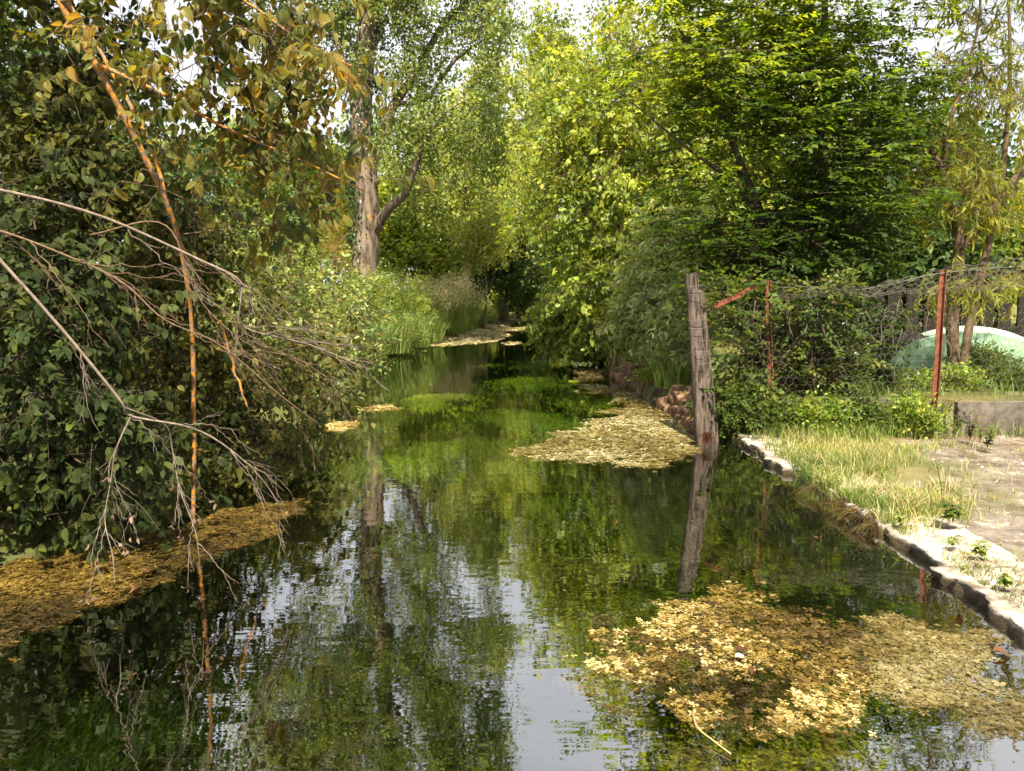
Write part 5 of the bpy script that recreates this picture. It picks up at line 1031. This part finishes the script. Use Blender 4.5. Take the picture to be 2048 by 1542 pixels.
weed(1940, 880, .30, 10, .06, 'leafy nettle at the foot of the right rusty post', 507); weed(1975, 895, .22, 9, .055, 'bushy weed against the concrete wall', 508); weed(1690, 850, .36, 8, .05, 'upright weed in front of the concrete wall', 509); weed(1650, 842, .40, 6, .05, 'taller leafy weed at the fence foot', 510)
weed(1475, 850, .32, 9, .05, 'light green weed between the wooden post and inner rusty post', 511); weed(1500, 862, .2, 9, .045, 'small yellow weed at the corner of the bank', 512, 'herb'); weed(1880, 850, .3, 9, .055, 'dense weed clump behind the right rusty post', 513); weed(1430, 800, .4, 7, .05, 'round leaved weed climbing beside the wooden post', 514, z=.2)
weed(1915, 862, .36, 8, .05, 'straggly tall weed just right of the rusty post', 515); weed(1850, 868, .28, 7, .05, 'straggly weed just left of the right rusty post', 516, 'bramble'); weed(1960, 885, .4, 5, .045, 'thin tall weed before the right concrete slab', 517, 'herb'); weed(1740, 858, .3, 7, .045, 'dry leaning weed before the bare slab', 518, 'bramble'); weed(1780, 862, .24, 7, .04, 'short bushy weed before the bare slab', 519)
# overhanging golden roots on the kerb
for k, (px, py, lab) in enumerate(((1615, 985, 'golden grass roots trailing from the kerb into the water'), (1655, 1040, 'second golden root fringe trailing over the kerb stones'), (1560, 940, 'short yellow root fringe below the grass tuft'))):
    r = np.random.default_rng(600 + k); mb = MB(); c = G(px + 55, py - 10, .06)
    for q_ in range(11):
        cc = c + np.array([r.normal(.02, .03), r.normal(0, .30), r.uniform(.01, .05)]); dd = r.normal(0, .8); Lc = r.uniform(.03, .17)
        for _ in range(22):
            b = cc + r.normal(0, .018, 3); e = b + np.array([-Lc * r.uniform(.3, 1.1), Lc * (dd + r.normal(0, .5)), 0]); e[2] = r.uniform(.002, .03); m_ = (b + e) / 2 + np.array([r.normal(0, .012), r.normal(0, .012), .02]); frustums(mb, [b, m_], [m_, e], .0024, .0010, 3, r.uniform(0, .9))
    o = mb.build('root_fringe', M['mat_rust']); tag(o, lab, 'roots', kind='stuff')

# ------------------------------------------------------------------ waterweed
def inside_poly(pts, poly):
    x, y = pts[:, 0], pts[:, 1]; c = np.zeros(len(pts), bool); n = len(poly)
    for i in range(n):
        x1, y1 = poly[i]; x2, y2 = poly[(i + 1) % n]; cond = ((y1 > y) != (y2 > y)) & (x < (x2 - x1) * (y - y1) / (y2 - y1 + 1e-12) + x1); c ^= cond
    return c
def weed_mat(polypx, n, size, mat, lab, seed, zr=(-.008, .007), petals=4, thr=-.2, freq=2.2, tint=(.1, .95), patch=1.6, edge=.12, soft=None):
    r = np.random.default_rng(seed); poly = np.array([G(*q)[:2] for q in polypx]); lo, hi = poly.min(0), poly.max(0); C = []
    soft = edge * .45 if soft is None else soft
    while len(C) < n:
        q = r.uniform(lo - 2 * edge, hi + 2 * edge, (n * 3, 2)); w2 = np.stack([q[:, 0], q[:, 1], 0 * q[:, 0]], 1)
        qq = q + edge * np.stack([wob(w2, 3.1, seed) + .6 * wob(w2, 9.7, seed + 1), wob(w2, 3.3, seed + 4) + .6 * wob(w2, 10.3, seed + 5)], 1) + r.normal(0, 1, q.shape) * soft * r.uniform(0, 1, (len(q), 1)) ** 2.5
        ok = inside_poly(qq, poly) & (wob(w2, freq, seed + 2) + .6 * wob(w2, freq * 3.3, seed + 7) + .4 * wob(w2, freq * 8, seed + 8) > thr + r.normal(0, .22, len(q))); C += list(q[ok])
    C = np.array(C[:n]); m = petals; a0 = r.uniform(0, 6.28, n)
    c3 = np.stack([C[:, 0], C[:, 1], r.uniform(zr[0], zr[1], n)], 1); S = size * r.uniform(.4, 1.2, n) * np.where(r.uniform(0, 1, n) > .93, 1.8, 1.0)
    ang = (a0[:, None] + np.arange(m) * 2 * math.pi / m + r.normal(0, .3, (n, m))).ravel(); tilt = r.normal(.02, .09, n * m)
    X = np.stack([np.cos(ang), np.sin(ang), tilt], 1); Z = np.stack([r.normal(0, .22, n * m), r.normal(0, .22, n * m), np.ones(n * m)], 1)
    tt = np.clip(np.repeat(.5 + .42 * wob(c3, patch, seed + 9) + .2 * wob(c3, patch * 4, seed + 3) + r.normal(0, .2, n), m), 0, 1) * (tint[1] - tint[0]) + tint[0]
    mb = MB(); put_leaves(mb, L_PAD, np.repeat(c3, m, 0), X, Z, np.repeat(S, m) * r.uniform(.8, 1.2, n * m), tt)
    o = mb.build('waterweed_mat', M[mat]); tag(o, lab, 'waterweed', kind='stuff'); return o
near = [(1200, 1290), (1290, 1230), (1400, 1180), (1480, 1165), (1560, 1190), (1660, 1240), (1740, 1290), (1730, 1380), (1690, 1450), (1600, 1450), (1500, 1440), (1400, 1440), (1330, 1400), (1230, 1370), (1170, 1330)]
weed_mat(near, 4600, .023, 'mat_gold', 'golden floating waterweed rosettes in the near water', 701, thr=-.12, zr=(-.010, .006), tint=(.2, 1.), freq=2.6, edge=.16)
weed_mat(near, 3600, .028, 'mat_rust', 'brown sunken stems under the golden rosettes', 717, thr=-.9, zr=(-.02, .001), tint=(.1, .9), edge=.24)
weed_mat([(1160, 1300), (1230, 1240), (1330, 1200), (1420, 1180), (1500, 1300), (1420, 1420), (1280, 1390), (1180, 1360)], 2600, .024, 'mat_gold', 'brown waterweed fringe left of the golden rosettes', 702, zr=(-.02, .003), thr=-.5, tint=(.0, .55), edge=.25)
weed_mat([(1720, 1260), (1850, 1255), (1960, 1290), (2060, 1340), (2100, 1480), (2060, 1500), (1950, 1440), (1860, 1400), (1790, 1390), (1710, 1370)], 6000, .021, 'mat_pale', 'pale waterweed mat against the kerb in the near corner', 703, thr=-.55, zr=(-.010, .006), tint=(0, .75), edge=.2, patch=3.2)
weed_mat([(1400, 1450), (1560, 1440), (1700, 1470), (1680, 1540), (1560, 1560), (1420, 1560), (1330, 1520)], 1300, .026, 'weed_brown', 'sunken brown waterweed below the golden rosettes', 704, zr=(-.10, -.02), thr=-.1)
weed_mat([(1045, 905), (1090, 875), (1180, 845), (1250, 815), (1215, 790), (1160, 775), (1180, 768), (1240, 775), (1300, 795), (1350, 820), (1385, 845), (1392, 880), (1395, 915), (1330, 928), (1220, 930), (1120, 922)], 10000, .04, 'mat_pale', 'broad pale waterweed raft below the wooden post', 705, thr=-1.3, freq=1.6, zr=(-.008, .007), patch=.9, edge=.2, tint=(.12, 1.))
weed_mat([(1150, 738), (1215, 738), (1208, 760), (1160, 764)], 700, .05, 'mat_pale', 'small pale weed patch beyond the raft', 706, thr=-.5, zr=(-.004, .006), tint=(.0, .7))
weed_mat([(-40, 1110), (120, 1110), (260, 1100), (380, 1060), (470, 1020), (600, 1005), (560, 1040), (470, 1090), (380, 1140), (280, 1190), (180, 1240), (60, 1290), (-40, 1320)], 9000, .022, 'mat_rust', 'rusty brown waterweed mat along the near left bank', 707, thr=-.95, zr=(-.008, .007), patch=2.5, edge=.16)
weed_mat([(640, 848), (700, 838), (730, 850), (690, 862), (640, 858)], 500, .04, 'mat_gold', 'small golden weed patch under the left thicket', 708, thr=-.8, tint=(.3, 1)); weed_mat([(730, 815), (785, 808), (790, 818), (740, 824)], 300, .045, 'mat_gold', 'tiny golden weed patch by the left bank', 709, thr=-.8, tint=(.3, 1))
weed_mat([(800, 690), (870, 668), (960, 652), (1015, 650), (1000, 664), (1018, 672), (980, 684), (900, 692)], 3200, .16, 'mat_pale', 'whitish floating weed raft below the left bank', 710, thr=-.9, freq=.8, zr=(-.004, .006), tint=(.5, 1.), patch=.5)
weed_mat([(960, 640), (1060, 634), (1064, 640), (1000, 650), (970, 650)], 1500, .2, 'mat_pale', 'thin whitish weed raft at the far bend', 711, thr=-.2, freq=.5, zr=(-.004, .006), tint=(.5, 1.), patch=.4)
weed_mat([(1010, 656), (1075, 652), (1072, 660), (1012, 662)], 500, .14, 'mat_pale', 'narrow whitish weed strip beyond the drooping bush', 712, thr=-.3, zr=(-.004, .006), tint=(.4, 1.)); weed_mat([(1010, 686), (1035, 684), (1035, 690), (1012, 690)], 160, .1, 'mat_pale', 'small round whitish weed pad in midstream', 713, thr=-1.2, tint=(.4, 1.))
# lily pad
m2 = MB(); c = G(1148, 762, .012); a = np.linspace(.25, 2 * math.pi - .25, 22); m2.add(np.vstack([c, c + np.stack([np.cos(a) * .11, np.sin(a) * .13, .004 * np.sin(3 * a)], 1)]), np.array([(0, k, k + 1) for k in range(1, 22)]), .6); o = m2.build('lily_pad', M['hazel']); tag(o, 'single round lily pad beyond the pale weed raft', 'lily pad')
# submerged green weed: streaming mounds of fine strands
def sunk_weed(px, py, rx, ry, depth, n, lab, seed, tint=(.2, .95), mt='weed_green', L=.3):
    n = int(n * 1.6); L = L * .95; r = np.random.default_rng(seed); c = G(px, py, -depth); e1 = G(px + rx, py, -depth)[0] - c[0]; e2 = 1.5 * abs(G(px, py - ry, -depth)[1] - c[1])
    u, v = r.normal(0, .52, n), r.normal(0, .52, n); b = c + np.stack([u * e1, v * e2, 0 * u], 1); w = wob(b * np.array([1, .6, 1]), 2.2, seed) + .5 * wob(b * np.array([1, .5, 1]), 5.5, seed + 3)
    b[:, 2] += (.018 * w if depth < .3 else .06 * w) - .03 * np.maximum(0, u * u + v * v - .4) + r.normal(0, .006, n); ok = w > -.55 + r.normal(0, .3, n); b, w = b[ok], w[ok]; n = len(b); b[:, 2] = np.minimum(b[:, 2], -.012 - .01 * r.uniform(0, 1, n))
    X = np.stack([r.normal(.12, .22, n), -np.ones(n), r.normal(0, .02, n)], 1); Ls = L * r.uniform(.5, 1.3, n); X = nrm(X); X[:, 2] = np.minimum(X[:, 2], (-.006 - b[:, 2]) / Ls)
    mb = MB(); put_leaves(mb, L_STR2, b, X, np.array([0, 0, 1.0]) + r.normal(0, .25, (n, 3)), Ls, np.clip(r.uniform(tint[0], tint[1], n) + .15 * w, 0, 1)); o = mb.build('submerged_weed', M[mt]); tag(o, lab, 'waterweed', kind='stuff')
sunk_weed(885, 797, 62, 9, .03, 1300, 'yellow green submerged weed hump near the left thicket', 801, (.6, 1.)); sunk_weed(1060, 765, 90, 9, .10, 1100, 'bright green submerged weed bank in midstream', 802, (.3, .9)); sunk_weed(1200, 795, 95, 13, .10, 1300, 'green submerged weed trailing beside the pale raft', 803, (.4, 1.))
sunk_weed(1030, 838, 120, 14, .15, 1100, 'dim green weed bed under the middle of the stream', 804, (.2, .8)); sunk_weed(1190, 860, 100, 14, .12, 1200, 'olive submerged weed left of the pale raft', 805, (.4, .9)); sunk_weed(1100, 728, 130, 5, .09, 900, 'green submerged weed strip farther upstream', 806, (.3, .9))
sunk_weed(930, 905, 110, 20, .32, 1100, 'deep green weed bed beside the trunk reflection', 807, (.2, .7)); sunk_weed(770, 925, 90, 12, .16, 900, 'green submerged weed below the left thicket', 808, (.2, .8)); sunk_weed(1080, 965, 130, 30, .42, 1000, 'dark weed bed in the deep middle water', 809, (.1, .6))
sunk_weed(230, 1440, 190, 70, .55, 2600, 'mossy green submerged weed in the dark near water', 810, (.1, .9), 'weed_moss', .10); sunk_weed(480, 1390, 120, 40, .62, 900, 'faint submerged weed right of the mossy clump', 811, (.0, .7), 'weed_moss', .10); sunk_weed(420, 1540, 160, 40, .6, 900, 'green submerged weed at the bottom edge', 812, (.0, .8), 'weed_moss', .10)
sunk_weed(1330, 1235, 170, 60, .30, 2000, 'olive submerged weed behind the golden rosettes', 813, (.2, 1.), 'weed_moss', .10); sunk_weed(1250, 1080, 170, 60, .45, 1800, 'green brown submerged weed in front of the post reflection', 814, (.1, .9), 'weed_moss', .12); sunk_weed(1480, 1100, 140, 50, .35, 1300, 'brown sunken weed beside the kerb', 815, (.1, .8), 'weed_brown', .12); sunk_weed(1560, 1500, 170, 50, .16, 1500, 'brown sunken weed in the near corner', 816, (.1, .8), 'weed_brown', .09)

# ------------------------------------------------------------------ fallen leaves and small floating bits
FL = [(1468, 1297, .07, 'brick red fallen leaf floating in the golden weed', .1, 0), (1502, 1332, .05, 'small rusty leaf on the golden weed', .2, 0), (1632, 1076, .075, 'orange brown leaf floating by the kerb roots', .35, 0), (1920, 1138, .085, 'curled brown leaf lying on the kerb stones', .25, .13), (1530, 1168, .07, 'faded tan leaf at the back edge of the golden weed', .9, 0), (1985, 1300, .09, 'ochre leaf on the pale weed mat by the kerb', .5, 0), (215, 1125, .06, 'red brown leaf on the rusty left weed mat', .15, 0), (280, 1172, .07, 'orange leaf at the rim of the left weed mat', .4, 0), (300, 1140, .05, 'dull red leaf between twigs on the left weed mat', .05, 0), (1235, 1042, .03, 'tiny orange leaf drifting in midstream', .4, 0)]
for k, (px, py, s, lab, t, z) in enumerate(FL):
    r = np.random.default_rng(900 + k); c = G(px, py, z + .028); mb = MB(); a = r.uniform(0, 6.28); s = s * .72; put_leaves(mb, L_HI2 if k % 2 else L_HI, c[None], np.array([[math.cos(a), math.sin(a), .1]]), np.array([[.1, -.25, 1.0]]), np.array([s * 1.3]), np.array([t])); o = mb.build('fallen_leaf', M['deadleaf']); tag(o, lab, 'leaf', 'fallen leaves')
c = G(1470, 1312, .03); mb = MB(); put_leaves(mb, L_ROUND, c[None], np.array([[1, .2, .05]]), np.array([[0, -.1, 1.0]]), np.array([.045]), np.array([.9])); o = mb.build('white_petal', M['white']); tag(o, 'white scrap floating below the red leaf', 'scrap')
mb = MB(); sweep(mb, curve([G(1385, 1425, .02), G(1395, 1455, .025), G(1425, 1480, .02), G(1462, 1508, .012)], 16), np.linspace(.0045, .0025, 16), 6, .6); o = mb.build('floating_stem', M['straw']); tag(o, 'pale curved plant stem floating in the near water', 'stem')
